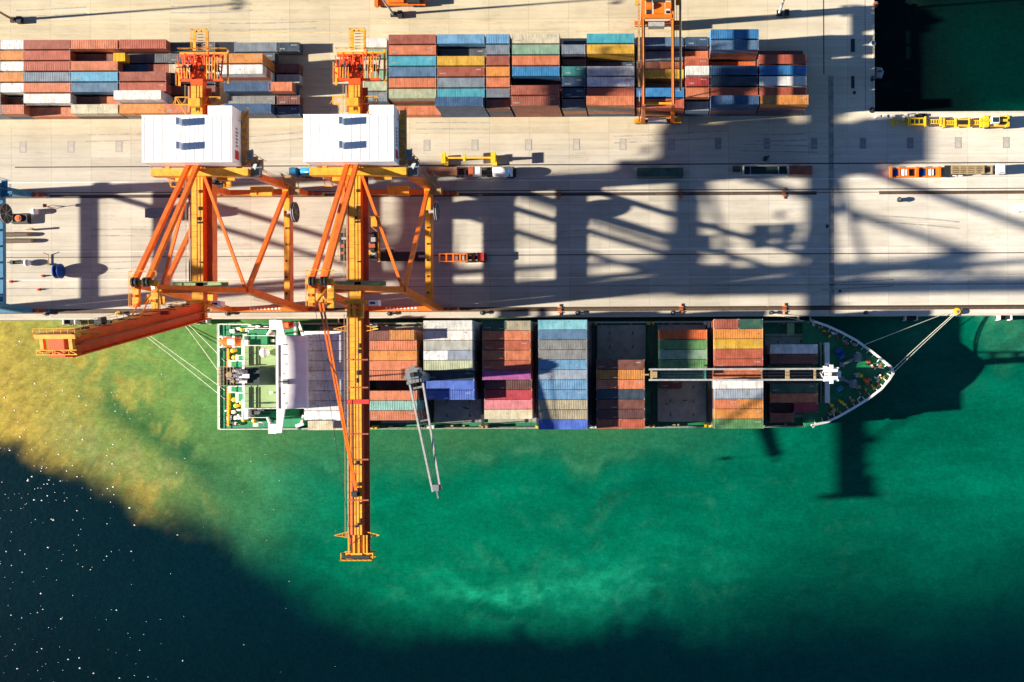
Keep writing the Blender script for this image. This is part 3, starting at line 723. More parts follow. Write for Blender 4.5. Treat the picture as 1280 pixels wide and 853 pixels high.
    for y, sx in ((-7.2,-1),(-7.2,1),(-54.0,-1),(-54.0,1)):
        w = MB()
        if True:
            x0 = gx+sx*(gw+.2); x1 = gx+sx*5.1
            w.beam((x0,y-.6,zt-.5),(x1,y,zt-.3),.16); w.beam((x0,y+.9,zt-.5),(x1,y,zt-.3),.16); w.beam((x0,y,zt-1.8),(x1,y,zt-.3),.13)
            for i in range(1,4): xx = x0+(x1-x0)*i/4; w.beam((xx,y-.6*(1-i/4),zt-.45),(xx,y+.9*(1-i/4),zt-.45),.1)
        bp_(w, 'cable_arm', Yl)
    w = MB(); w.box(gx-3.4,gx+3.6,-BL-1.75,-BL-1.5,zt-.6,zt-.1); w.box(gx-3.4,gx+3.6,-BL-2.9,-BL-2.6,zt-.6,zt-.1); w.box(gx-2.8,gx-2.2,-BL-2.6,-BL-1.75,zb-.9,zt-.1); w.box(gx+2.2,gx+2.8,-BL-2.6,-BL-1.75,zb-.9,zt-.1); w.lattice((gx-3.4,-BL-2.2,zb-.9),(gx+3.6,-BL-2.2,zb-.9),1.2,.8,5,.1); w.box(gx-1.2,gx+1.0,-BL-2.6,-BL-1.75,zt-.5,zt-.2); w.box(gx-3.6,gx+3.8,-BL-3.1,-BL-2.9,zt-.3,zt+.2); w.box(gx-3.6,gx-3.4,-BL-3.1,-BL-1.4,zt-.3,zt+.2); w.box(gx+3.6,gx+3.8,-BL-3.1,-BL-1.4,zt-.3,zt+.2)
    w.rail((gx-3.5,-BL-3.0,zt+.4),(gx+3.7,-BL-3.0,zt+.4),.8,1.2)
    for a in (-1.7,-.5,.6,1.7,2.4): w.box(gx+a-.18,gx+a+.18,-BL-1.5,-BL+2.6,zt+.02,zt+.3)
    w.rail((gx+2.0,-BL-.8,zt-1),(gx+3.5,-BL+2.4,zt-1),1,1)
    bp_(w, 'end_platform', Yl)
    w = MB(); w.box(gx-2.8,gx+3.0,-BL-2.7,-BL-2.0,zt-.09,zt+.35); bp_(w, 'end_sheave', DARK)
    # apex with sheaves and platforms
    a = MB(); a.box(-3.7,-2.4,-3.8,3.0,62.2,63.0); a.box(.2,1.5,-4.2,1.4,62.2,63.0); a.box(-3.7,1.5,.6,1.6,63.2,64.4); a.box(-3.9,-3.4,-3.4,1.2,60.0,62.2)
    a.rail((-3.8,-3.8,63),(-3.8,3.4,63),1.1,1.1); a.rail((1.6,-4.2,63),(1.6,3.4,63),1.1,1.1); a.rail((-3.8,3.4,63),(1.6,3.4,63),1.1,1.1)
    a.beam((-3.0,-3,60),(-1.2,.8,58),.3); a.beam((.9,-3,60),(-.4,.8,58),.3)
    ap = a.build('apex_platform', Yl, R)
    for zz in (50,55): m = MB(); m.box(-4.6,-3.3,-2.4,-.6,zz,zz+.2); m.rail((-4.6,-2.4,zz+.2),(-3.3,-2.4,zz+.2)); m.build('rest_platform', Yl, R)
    for x in (-2.9,-2.2,-.6,.1): MB().tube((x,1.1,64.4),(x+.35,1.1,64.4),.95,16).build('sheave', DARK, ap)
    for k in range(7): MB().cbox((-3.0+(k%2)*3.9,-3.4+k*.9,63.0),.8,.5,.5+.2*(k%3)).build('apex_winch', ORANGE if not blue else O, ap)
    for sx in (-1,1):
        MB().beam((-1.2+sx*1.3,1.8,63.8),(-1.2+sx*1.0,GAU-.4,ZT+1.4),.95,.9).build('back_stay', O, R)
    if raised:
        for sx in (-1,1):
            m = MB(); m.tube((-.9+sx*.9,-2.4,63.6),(-1.0+sx*.9,-9.8,70),.16,6); m.tube((-1.0+sx*.9,-9.8,70),(gx+sx*.9,-9.6,83),.16,6); m.build('fore_stay', O, R)
    else:
        for sx in (-1,1):
            MB().beam((-.9+sx*.35,-3.2,63.4),(gx+.3+sx*.16,-44.0,zt+.9),.34,.34).build('fore_stay', ORANGE, R)
        m = MB(); m.tube((-2.6,-3,62.5),(gx-1.0,-56,zt+.3),.05,5); m.build('wire', DARK, R)
    # catwalk on the seaside cross beam, hinge winches, cabin
    c = MB(); c.box(-6.6,5.9,2.5,3.5,ZT+.15,ZT+.28); c.rail((-6.6,3.5,ZT+.28),(5.9,3.5,ZT+.28),1.1,1.5); c.rail((-6.6,2.5,ZT+.28),(5.9,2.5,ZT+.28),1.1,1.5)
    for x0,x1 in ((-6.4,-4.2),(-3.8,-1.2),(2.2,4.6)): c.box(x0,x1,2.7,3.3,ZT+.3,ZT+1.1)
    c.build('catwalk', MATS['pale_green_deck_paint'] if not blue else O, R)
    c = MB(); c.box(-3.3,1.6,-1.5,-.7,ZT+.02,ZT+.9); c.tube((-2.4,-1.9,ZT+.6),(-2.4,-4.6,ZT+.6),.5,10); c.tube((-1.2,-1.9,ZT+.6),(-1.2,-4.2,ZT+.6),.45,10); c.box(.4,.9,-4.8,-1.5,ZT+.1,ZT+1.0); c.beam((-1.5,-1.5,ZT+.9),(-.6,-5.4,ZT+.5),.25)
    c.build('winch', Yl, R)
    cb = MB(); cb.box(1.9,4.1,-1.9,-.7,ZT-2.2,ZT+.2); cab = cb.build('operator_cab', WHITE, R)
    MB().box(2.2,3.4,-1.6,-1.1,ZT+.2,ZT+.23).box(2.1,3.9,-1.93,-1.9,ZT-1.6,ZT-.5).build('cab_window', GLASS, cab)
    # trolley under the girder
    if not blue:
        MB().box(gx-gw+.08,gx+gw-.08,-2.1,48.0,zt+.003,zt+.03).build('sunlit_top_plate', SUNTOP, g)  # thin added plates carry the painted sunlight of the beam tops
        bp_(MB().box(gx-gw+.08,gx+gw-.08,-2.5-BL,-2.6,zt+.003,zt+.03), 'sunlit_top_plate', SUNTOP)
        for sx in (-1,1): MB().box(sx*HX-.66,sx*HX+.66,.8,GAU-.8,z1+.003,z1+.03).build('sunlit_top_plate', SUNTOP, R)
    bp_(MB().box(gx-gw,gx+gw+1.15,-2.3-BL,-3.0,zbb-.24,zbb-.06), 'bottom_flange', ORSHADE if not blue else O)
    ty = trolley_y
    t = MB(); t.box(-6.0,-3.9,ty-3.3,ty+3.1,33.6,34.4); t.box(1.3,2.5,ty-3.4,ty+3.3,33.6,34.4); t.box(-6,2.5,ty-.7,ty+.7,33.2,33.9)
    for a_ in (-2.4,-.9,.9,2.3): t.tube((-5.6,ty+a_,34.9),(-4.2,ty+a_,34.9),.55,10); t.tube((1.2,ty+a_,34.9),(2.1,ty+a_,34.9),.5,10)
    t.beam((-4.6,ty-2.8,34),(-2.6,ty-2.8,36.9),.3); t.beam((1.5,ty-2.8,34),(.4,ty-2.8,36.9),.3); t.beam((-4.6,ty+2.8,34),(-2.6,ty+2.8,36.9),.3); t.beam((1.5,ty+2.8,34),(.4,ty+2.8,36.9),.3)
    tr = t.build('trolley', DARK, R)
    t = MB(); t.rail((3.0,ty-3.6,33.9),(3.0,ty+3.0,33.9),1.1,1.2); t.rail((1.2,ty+4.6,33.9),(3.0,ty+3.0,33.9),1.1,1.2); t.rail((-6.4,ty-3.6,33.9),(-6.4,ty+3.0,33.9),1.1,1.2); t.box(2.5,3.1,ty-3.6,ty+3,33.7,33.85); t.box(1.0,2.4,ty+4.6,ty+6.8,33.7,33.85); t.rail((1.0,ty+6.8,33.85),(3.2,ty+6.8,33.85))
    t.build('trolley_walkway', Yl, tr)
    t = MB(); t.box(1.4,2.4,ty+.9,ty+1.9,34.4,35.4); t.box(1.5,2.5,ty-2.6,ty-1.7,34.4,35.3); t.box(-5.4,-4.4,ty+1.4,ty+2.2,34.4,35.3); t.each('motor_housing', LGREY, tr)
    t = MB(); t.box(-.4,2.2,ty-.45,ty+.45,34.45,35.0); t.box(-5.6,-4.9,ty-2.6,ty+.4,34.5,35.2); t.each('winch_drum', RUSTY if not blue else O, tr)
    # spreader hanging below
    if not blue:
        sp = MB(); sz = 24.0 if raised else 27.0
        for sx in (-1,1):
            for sy in (-1,1): sp.tube((gx+sx*1.1+.2,ty+sy*1.5,33.4),(gx+sx*1.0+.2,ty+sy*1.3,sz+1.1),.045,5)
        sp.build('hoist_rope', DARK, tr)
        s2 = MB(); s2.box(gx-1.2,gx+1.5,ty-1.6,ty+1.6,sz+.4,sz+1.1); s2.build('headblock', Yl, tr)
    # landside elbow stair towers, cable reel
    st = MB()
    for zz in (ZT-4.2, ZT-1.0):
        st.box(HX+1.0,HX+2.6,GAU-.9,GAU+1.6,zz,zz+.08); st.rail((HX+2.6,GAU-.9,zz),(HX+2.6,GAU+1.6,zz),1,1.2,.04); st.beam((HX+1.4,GAU-.7,zz),(HX+1.4,GAU+1.4,zz+3.2),.5,.08)
    for x, y in ((HX+1.0,GAU-.9),(HX+2.6,GAU-.9),(HX+2.6,GAU+1.6),(HX+1.0,GAU+1.6)): st.beam((x,y,ZT-6),(x,y,ZT+1.5),.1)
    st.build('upper_stair', BEIGE if not blue else O, R); st = MB()
    for zz in (z1+.8, z1+4.0):
        st.box(HX+1.0,HX+2.6,GAU-.9,GAU+1.6,zz,zz+.08); st.rail((HX+2.6,GAU-.9,zz),(HX+2.6,GAU+1.6,zz),1,1.2,.04); st.beam((HX+1.4,GAU-.7,zz),(HX+1.4,GAU+1.4,zz+3.2),.5,.08)
    for x, y in ((HX+1.0,GAU-.9),(HX+2.6,GAU-.9),(HX+2.6,GAU+1.6),(HX+1.0,GAU+1.6)): st.beam((x,y,z1),(x,y,z1+7.5),.1)
    st.box(HX+.5,HX+3.4,GAU-2.6,GAU-.9,z1+.3,z1+.45); st.rail((HX+3.4,GAU-2.6,z1+.45),(HX+3.4,GAU+.4,z1+.45),1,1,.05)
    st.build('stair_tower', BEIGE if not blue else O, R)
    r1 = MB(); r1.tube((HX+2.2,23.6,14.1),(HX+2.55,23.6,14.1),2.5,28); reel = r1.build('cable_reel', DARK, R)
    r2 = MB(); n = 28
    for i in range(n):
        t0, t1 = 2*math.pi*i/n, 2*math.pi*(i+1)/n
        for xx in (HX+2.15, HX+2.6): r2.beam((xx,23.6+2.5*math.cos(t0),14.1+2.5*math.sin(t0)),(xx,23.6+2.5*math.cos(t1),14.1+2.5*math.sin(t1)),.14)
        if i%4==0: r2.beam((HX+2.6,23.6,14.1),(HX+2.6,23.6+2.4*math.cos(t0),14.1+2.4*math.sin(t0)),.1)
    r2.tube((HX+.6,23.6,14.1),(HX+2.2,23.6,14.1),.45,10); r2.box(HX+.4,HX+1.0,23.2,24.0,z1,14.4); r2.build('reel_rim', LGREY, reel)
    if blue: return R
    # machinery house
    fx = MB(); fx.box(-HX-1.3,HX+1.0,GAU+.5,GAU+10.6,ZT+.28,ZT+.75); fx.box(-9.4,-8.7,GAU+.5,GAU+9.2,ZT-.6,ZT+.28); fx.box(8.2,8.9,GAU+.5,GAU+9.2,ZT-.6,ZT+.28)
    fl = fx.build('house_platform', Yl, R)
    hw = MB(); hz0, hz1 = ZT+.8, 45.0
    hw.box(-10.7,9.2,29.6,39.8,hz0,hz1); hw.box(3.8,9.2,39.8,42.0,hz0,hz1-.15)
    hs = hw.build('machinery_house', WHITE if not blue else O, R)
    ro = MB()
    for i in range(20): xx = -10.2+i*1.0; ro.box(xx-.03,xx+.03,29.7,39.7,hz1,hz1+.035)
    for yy in (31.2,34.7,38.2): ro.box(-10.6,-.2,yy-.03,yy+.03,hz1,hz1+.03)
    ro.box(-10.8,9.3,29.45,29.6,hz1-.3,hz1+.1); ro.box(-10.8,3.8,39.8,39.95,hz1-.3,hz1+.1)
    ro.each('roof_seam', SHIPW, hs)
    for yy in (32.9, 38.2):
        v = MB(); v.box(-2.9,-1.7,yy-.75,yy+.75,hz1,hz1+1.6); v.add([(-2.9,yy-.75,hz1+1.6),(-1.7,yy-.75,hz1+1.6),(-1.7,yy+.75,hz1+1.6),(-2.9,yy+.75,hz1+1.6),(-2.3,yy-.75,hz1+1.9),(-2.3,yy+.75,hz1+1.9)],[(0,1,4),(3,5,2),(0,4,5,3),(1,2,5,4)])
        v.box(-6.2,-2.9,yy-.85,yy-.78,hz1,hz1+.12); v.build('roof_vent', WHITE if not blue else O, hs)
    em = MB(); em.box(9.21,9.24,30.6,32.6,41.4,43.4); em.build('emblem', REDP, hs)
    em = MB()
    for i in range(6): em.box(9.21,9.235,33.4+i*.75,33.85+i*.75,41.7+(.3 if i%2 else 0),43.1)
    em.build('lettering', GREY, hs)
    sd = MB(); sd.box(9.3,10.8,29.8,42.2,ZT+.3,ZT+.5)
    sd.rail((10.8,29.8,ZT+.5),(10.8,42.2,ZT+.5),1.1,1.2,.06)
    for i in range(7): sd.cbox((10.0,31+i*1.7,ZT+.5), .8, .7, rnd.uniform(.4,1.1))
    sd.rail((HX+.2,42.4,ZT+.5),(-10.7,42.4,ZT+.5),1,2,.04) if False else None
    sd.build('side_gallery', BEIGE, hs)
    sd = MB(); sd.rail((-10.9,29.3,hz0),(-10.9,40.2,hz0),1.1,2,.05); sd.rail((-10.9,40.3,hz0),(3.4,40.3,hz0),1.1,2,.05); sd.rail((9.4,39.5,hz0+1),(11,42.6,hz0),1.1,1,.06); sd.box(-3.8,4.4,28.9,29.5,ZT-.1,ZT+.5)
    sd.build('handrail', Yl, hs)
    sw = MB(); sw.box(10.9,13.4,27.4,30.6,ZT-.5,ZT-.3)
    for x0,y0,x1,y1 in ((10.9,27.4,13.4,27.4),(13.4,27.4,13.4,30.6),(10.9,30.6,13.4,30.6)): sw.rail((x0,y0,ZT-.3),(x1,y1,ZT-.3),1.1,.8,.06)
    sw.beam((11.2,28,ZT-.3),(13.0,30,ZT+2.2),.8,.1); sw.box(10.9,12.4,30.8,33,ZT+1.8,ZT+2); sw.rail((12.4,30.8,ZT+2),(12.4,33,ZT+2),1,.8,.06)
    sw.build('stair', GREY, R)
    # white lettering strokes on the seaside sill, too small to read
    if not blue:
        lt = MB()
        for i in range(9): lt.box(-3.6+i*.95,-3.6+i*.95+.5,-.68,-.655,2.6,3.4+.1*(i%3)); lt.box(-3.6+i*.95,-3.6+i*.95+.45,.1-.3,.4,3.902,3.915)
        lt.build('lettering', WHITE, R)
    return R
C2 = sts_crane((-65.5,19.05,0), ORANGE, YELLOW, False, 'orange gantry crane, right of the two, boom lowered over the ship', 12.2)
C1 = sts_crane((-101.2,19.05,0), ORANGE, YELLOW, True, 'orange gantry crane, left of the two, boom raised and shaded red underneath', 29.5)
CB = sts_crane((-174.2,19.05,0), BLUEC, BLUEC, True, 'blue gantry crane cut off by the left edge of the picture', 12, True, (11.3,12.6))

# ------------------------------------------------------------------ rubber tyred gantry over the yard
def rtg():
    gy0, gy1 = 68.3, 94.2; cx = 2.5
    R = empty('yard_gantry_crane', (cx, (gy0+gy1)/2, 0)); tag(R, 'orange wheeled yard gantry straddling the container rows', 'crane')
    ox = Vector((cx, (gy0+gy1)/2, 0))
    W = dict(world=True)
    for y, nm in ((gy0,0),(gy1,1)):
        b = MB(); b.box(cx-6.0,cx+6.0,y-.5,y+.5,1.2,2.1); s = b.build('sill_beam', RUSTY, R, True)
        w = MB()
        for k in (-5.2,-3.6,3.6,5.2): w.tube((cx+k,y-.35,.75),(cx+k,y+.35,.75),.75,14)
        w.each('wheel', BLACK, s, True)
        g = MB()
        for k in (-1,1): g.box(cx+k*4.5-1.6,cx+k*4.5+1.6,y-.7,y+.7,1.55,1.95) if nm else g.box(cx+k*5.0-1.2,cx+k*5.0+1.2,y-.65,y+.65,2.12,2.5)
        g.each('mudguard', YELLOW, s, True)
        if nm == 0:
            MB().box(cx-2.6,cx+2.3,y-.55,y+.9,2.15,4.0).build('power_unit', WHITE, s, True)
            MB().box(cx-2.55,cx+2.25,y-.8,y-.56,2.15,3.1).box(cx+.9,cx+2.0,y-.5,y+.8,4.0,4.15).build('grille', LGREY, s, True)
        else: MB().box(cx-2.4,cx+1.8,y-1.7,y-.55,2.15,4.4).build('control_box', LGREY, s, True)
        for k in (-1,1):
            MB().beam((cx+k*3.9,y,1.9),(cx+k*3.65,y,18.8),1.1,1.0,.75,.8).build('leg', ORANGE, R, True)
        MB().beam((cx-3.8,y,6.0),(cx+3.8,y,6.0),.45,.5).box(cx-3.5,cx+3.5,y-.25,y+.25,18.2,18.9).build('brace', YELLOW, R, True)
        p = MB()
        for k in (-1,1):
            p.box(cx+k*5.0-.6,cx+k*5.0+.6,y-1.6,y+1.4,18.6,18.75)
            for q0,q1 in (((-.6,-1.6),(-.6,1.4)),((.6,-1.6),(.6,1.4)),((-.6,1.4),(.6,1.4))): p.rail((cx+k*5.0+q0[0],y+q0[1],18.75),(cx+k*5.0+q1[0],y+q1[1],18.75),1.1,1.4,.06)
        if nm: p.build('service_platform', YELLOW, R, True)
    for k in (-1,1):
        b = MB(); b.box(cx+k*3.65-.42,cx+k*3.65+.42,gy0-.9,gy1+1.2,18.9,20.0); gd = b.build('girder', RUSTY if k else ORANGE, R, True)
        MB().box(cx+k*3.65-.1,cx+k*3.65+.1,gy0-.5,gy1+.8,20.0,20.15).build('trolley_rail', YELLOW, gd, True)
    wk = MB(); wk.box(cx-4.95,cx-4.45,gy0+4,gy1,19.2,19.3); wk.rail((cx-4.95,gy0+4,19.3),(cx-4.95,gy1,19.3),1.1,1.6,.05); wk.box(cx+5.2,cx+5.7,gy0+3,gy1,19.2,19.3); wk.rail((cx+5.7,gy0+3,19.3),(cx+5.7,gy1,19.3),1.1,1.6,.05); wk.beam((cx+4.6,gy0+3,19),(cx+4.6,gy1,19),.1)
    wk.build('walkway', BEIGE, R, True)
    ty = 89.8
    t = MB(); t.box(cx-3.4,cx+3.4,ty-1.1,ty-.2,20.2,20.9); t.box(cx-3.4,cx+3.4,ty+3.6,ty+4.6,20.2,20.9); t.box(cx-3.9,cx-3.2,ty-1.4,ty+5,20.2,20.8); t.box(cx+3.2,cx+3.9,ty-1.4,ty+5,20.2,20.8); t.box(cx-1.1,cx+1.6,ty-.2,ty+3.6,20.3,21.4)
    for a in (-2.3,2.5): t.tube((cx+a-.7,ty+1.6,21.4),(cx+a+.7,ty+1.6,21.4),.9,12)
    tr = t.build('trolley', ORANGE, R, True)
    t = MB(); t.box(cx-2.9,cx-1.5,ty,ty+3.3,20.3,21.0); t.box(cx+2.0,cx+3.0,ty+.2,ty+2.4,20.3,20.8); t.tube((cx-1.3,ty+2.9,21.5),(cx+1.8,ty+2.9,21.5),.5,10); t.build('winch', DARK, tr, True)
    MB().box(cx+1.9,cx+2.9,ty+.5,ty+1.6,21.0,21.7).box(cx-1.9,cx-1.6,ty+1,ty+1.6,21.3,21.9).build('motor_housing', WHITE, tr, True)
    hz = MB(); hz.tube((cx-4.6,gy0+6,18),(cx-4.9,gy0-.3,3),.12,6); hz.build('cable', BEIGE, R, True)
    return R
rtg()

# ------------------------------------------------------------------ the ship
YC = 1.35; YN, YSo = 15.35, -12.65
SHP = empty('container_ship', (-25, YC, WZ)); tag(SHP, 'green decked container ship moored along the quay', 'ship')
EACH = {'bulwark_stay','cleat','deck_fitting','pipe_rack','roof_fitting','fairlead','mooring_rail','deck_pipe','frame_rib','davit','wing_cab','wing_support','bridge_wing','boat_deck','aft_house','aft_house_roof','side_deck','coaming','boat_cradle'}
def sb(b, name, mat, par=None, smooth=False):
    if name in EACH: return b.each(name, mat, par or SHP, True, smooth)[0]
    return b.build(name, mat, par or SHP, True, smooth)
bowpx = [(1015,401.2),(1034,407.5),(1052.5,416),(1071,426),(1090,440),(1104,451),(1114.6,460),(1117,466),(1112,474),(1102,486),(1085,499),(1066.5,510.6),(1048,521),(1034,527.5),(1015,531.7)]
zb_ = 6.0
bow = [P(a,b,zb_).xy for a,b in bowpx]
bow = [(p[0], min(YN, max(YSo, p[1]))) for p in bow]
SX0 = xv(279)*.996; 
top = [(SX0+1.2, YSo), (SX0, YSo+1.6), (SX0, YN-1.6), (SX0+1.2, YN)] + [(bow[0][0]-3, YN)] + bow + [(bow[-1][0]-3, YSo)]
top = top[::-1]
def inset(poly, k):
    out = []
    for (x,y) in poly:
        if x > bow[0][0]-1: out.append((bow[0][0]-6 + (x-bow[0][0]+6)*k, YC+(y-YC)*(k if x>bow[0][0]+3 else .99)))
        else: out.append((x+(1.5 if x < SX0+3 else 0), YC+(y-YC)*.985))
    return out
hb = MB(); hb.prism([(x,YC+(y-YC)*.995) for x,y in top], WZ-2.5, 1.5, inset(top,.72)); hull = sb(hb, 'hull', HULL)
FX = xv(1003)  # forecastle break
fb = [p for p in top if p[0] >= bow[0][0]-.1]
fpoly = [(FX, YSo+.02)]; fpoly = [(FX,YN-.02)] + [(x,y) for x,y in bow] + [(FX,YSo+.02)]
fpoly = fpoly[::-1]
sb(MB().prism(fpoly, 1.5, 4.6), 'forecastle', HULL)
ins = [((x-FX)*.985+FX, YC+(y-YC)*.975) for x,y in fpoly]
sb(MB().prism(ins, 4.6, 4.65), 'forecastle_deck', DECKD)
# bulwark with stays
bw = MB(); pts = [(FX+2,YN-.1)] + list(bow) + [(FX+2,YSo+.1)]
cen = Vector((xv(1060), YC))
for i in range(len(pts)-1):
    p, q_ = Vector(pts[i]), Vector(pts[i+1]); bw.beam((p.x,p.y,5.3),(q_.x,q_.y,5.3),.32,1.5); bw.beam((p.x,p.y,6.08),(q_.x,q_.y,6.08),.6,.12)
sb(bw, 'bulwark', SHIPW)
bs = MB()
for i in range(len(pts)-1):
    p, q_ = Vector(pts[i]), Vector(pts[i+1]); L = (q_-p).length; n = max(1,int(L/1.5)); d = (q_-p).normalized(); nn = Vector((-d.y,d.x)); nn = nn if nn.dot(cen-p) > 0 else -nn
    for k in range(n):
        a = p.lerp(q_,(k+.5)/n); e = a+nn*rnd.uniform(.7,1.25); bs.beam((a.x,a.y,5.6),(e.x,e.y,4.9),.14,.7)
sb(bs, 'bulwark_stay', SHIPW)
# main deck and gunwales
sb(MB().box(SX0+.3, FX+.1, YSo+.35, YN-.35, 1.5, 1.55), 'main_deck', DECKD)
gw = MB(); gw.box(xv(381), FX, YN-.25, YN, 1.5, 2.6); gw.box(xv(381), FX, YSo, YSo+.25, 1.5, 2.6); gw.box(xv(381),FX,YSo-.05,YSo+.4,2.6,2.68); gw.box(xv(381),FX,YN-.4,YN+.05,2.6,2.68)
sb(gw, 'gunwale', LGREY)
# hatch covers / lashing posts between bays
for i, cx in enumerate(BAYS):
    y0, y1 = (YSo+1.6, YN-.9) if i < 8 else (YSo+2.6, YN-3.4)
    b = MB(); n = 2
    b.box(cx-6.4, cx+6.4, y0, y1, 1.6, 2.85)
    for yy in np.linspace(y0,y1,5)[1:-1]: b.box(cx-6.35,cx+6.35,yy-.08,yy+.08,2.85,2.93)
    hcv = sb(b, 'hatch_cover', HATCH)
    d = MB()
    for xx in (-3.0,3.0):
        for yy in np.linspace(y0+2,y1-2,7): d.box(cx+xx-.12,cx+xx+.12,yy-.5,yy+.3,2.86,2.98)
    for k in range(6): xx = rnd.uniform(-5,5); yy = rnd.uniform(y0+1,y1-1); d.box(cx+xx,cx+xx+rnd.uniform(.3,1.2),yy,yy+.25,2.93,3.0)
    sb(d, 'cleat', DARK, hcv)
for i in range(len(BAYS)-1):
    gx_ = (BAYS[i]+BAYS[i+1])/2
    if i == 1: pass
    b = MB()
    for k in range(12):
        yy = YSo+1.2+k*2.4; b.beam((gx_,yy,1.5),(gx_,yy,6.6),.22)
    b.box(gx_-.35,gx_+.35,YSo+.8,YN-.8,6.5,6.62); b.rail((gx_-.35,YSo+.8,6.6),(gx_-.35,YN-.8,6.6),1,2.4,.04)
    sb(b, 'lashing_bridge', DARK)
    for yy, sg in ((YSo+.5,-1),(YN-.5,1)):
        b = MB(); b.box(gx_-.7,gx_+.7,yy-.5,yy+.5,1.55,2.9); b.box(gx_-1.1,gx_-.5,yy-.4,yy+.3,2.9,3.5); b.tube((gx_+.4,yy,2.9),(gx_+.4,yy,4.0),.35,8); sb(b, 'deck_vent', (YELP, SHIPW, BEIGE)[(i+(sg>0))%3])
# small yellow/white fittings along the side decks
b = MB(); rr = random.Random(9)
for k in range(46):
    xx = rr.uniform(xv(455), xv(1000)); yy = rr.choice([YSo+.75, YN-.7])
    b.cbox((xx,yy,1.55), rr.uniform(.4,1.4), rr.uniform(.3,.7), rr.uniform(.3,1.1))
sb(b, 'deck_fitting', BEIGE)
b = MB()
for k in range(26):
    xx = rr.uniform(xv(385), xv(1000)); b.beam((xx,YSo+.15,2.7),(xx+rr.uniform(1,4),YSo+.15,2.75),.12)
b.rail((xv(385),YSo+.1,2.6),(FX,YSo+.1,2.6),1.0,3,.04); b.rail((xv(385),YN-.1,2.6),(FX,YN-.1,2.6),1.0,3,.04)
sb(b, 'side_rail', PALEG)
# forecastle fittings
def pb(x0,x1,y0,y1,z0,z1,b=None):
    """box from photo pixels at its top height"""
    b = b or MB(); p = P(x0,y1,z1); q_ = P(x1,y0,z1); return b.box(p.x,q_.x,p.y,q_.y,z0,z1)
sb(pb(1031.5,1037,428.5,504,4.6,7.2), 'breakwater', SHIPW)
b = MB()
for k in range(7): pb(1026.5,1031.5,430+k*11,431.2+k*11,4.6,5.6,b)
pb(1026,1026.8,428,504,4.6,6.0,b); sb(b, 'frame_rib', LGREY)
b = pb(1005,1009,402,532,1.5,4.4); pb(955,1023,420,421,1.6,3.0,b); pb(955,1023,517,518,1.6,3.0,b); pb(1023,1025,420,518,1.6,3.4,b); sb(b, 'coaming', DECKG)
b = pb(984,993,404,420,1.6,3.2); sb(b, 'deck_store', MATS['pale_green_deck_paint'])
for (x0,x1,y0,y1) in ((1045,1051,436,443),(1049,1054,442,449),(1046,1053,483,490)):
    w = MB(); p = P((x0+x1)/2,(y0+y1)/2,5.5); w.tube((p.x-.7,p.y-.4,5.6),(p.x+.7,p.y+.5,5.6),.65,12); w.box(p.x-.8,p.x+.8,p.y-.2,p.y+.2,4.65,5.6); sb(w, 'winch_drum', MATS['blue_paint'] if y0 < 450 else MATS['crane_blue'])
for (a,c) in (((1052,456),(1072,447)),((1052,474),(1066,480))):
    w = MB(); p, q_ = P(*a,5.4), P(*c,5.4); w.tube(p,q_,.45,8); w.cbox((q_.x,q_.y,4.65),2.0,1.6,1.5); w.cbox((p.x,p.y,4.65),1.2,1.2,1.2); w.tube((q_.x,q_.y-1.1,5.5),(q_.x,q_.y+1.1,5.5),.8,12); sb(w, 'windlass', GREY)
for px,py,mt,s_ in ((1076,470,YELP,1.2),(1072,470,LGREY,1.1),(1073,484,BEIGE,1.3),(1084,477,ORNGE2,1.3),(1088,475,BEIGE,.8),(1040,507,YELP,.9),(1042,511,BEIGE,.8),(1052,503,YELP,1.0),(1066,501,BEIGE,1.1),(1086,453,RUSTY,.9),(1038,518,BEIGE,.9),(1058,430,RUSTY,.9),(1068,431,BEIGE,1.0),(1055,427,GREY,.9),(1042,417,SHIPW,.8)):
    p = P(px,py,5.6); w = MB(); w.tube((p.x,p.y,4.65),(p.x,p.y,5.4),s_*.35,8); w.cbox((p.x,p.y,5.4),s_*.9,s_*.7,.35); w.cbox((p.x-.4*s_,p.y+.4*s_,4.65),s_*.6,s_*.5,.7); sb(w, 'deck_vent', mt)
rr = random.Random(55)
for k in range(46):
    t = rr.random()
    if k < 30: i_ = rr.randrange(7, 13); p_ = Vector(bow[i_]).lerp(Vector(bow[i_+1]), rr.random()); d_ = (cen-p_).normalized(); p_ = p_+d_*rr.uniform(1.2,3.4)
    else: i_ = rr.randrange(0, 6); p_ = Vector(bow[i_]).lerp(Vector(bow[i_+1]), rr.random()); d_ = (cen-p_).normalized(); p_ = p_+d_*rr.uniform(1.3,4.0)
    w = MB(); a_ = rr.uniform(0,3.1)
    if k%3: w.tube((p_.x,p_.y,4.65),(p_.x,p_.y,4.65+rr.uniform(.5,1.0)),rr.uniform(.15,.35),8); w.beam((p_.x-.5*math.cos(a_),p_.y-.5*math.sin(a_),4.8),(p_.x+.5*math.cos(a_),p_.y+.5*math.sin(a_),4.8),.3)
    else: w.beam((p_.x-.8*math.cos(a_),p_.y-.8*math.sin(a_),4.9),(p_.x+.8*math.cos(a_),p_.y+.8*math.sin(a_),4.9),.35)
    w.build('mooring_fitting', rr.choice([YELP,BEIGE,SHIPW,DARK,RUSTY,SHIPW]), SHP, True)
w = MB()
for a,c in (((1042,440),(1062,430)),((1048,445),(1072,434)),((1056,488),(1070,495)),((1045,490),(1058,500))):
    w.tube(P(*a,4.9),P(*c,4.9),.13,6)
sb(w, 'deck_pipe', MATS['green_deck_paint'])
# foremast
b = MB(); fm = P(1064,470,4.6); 
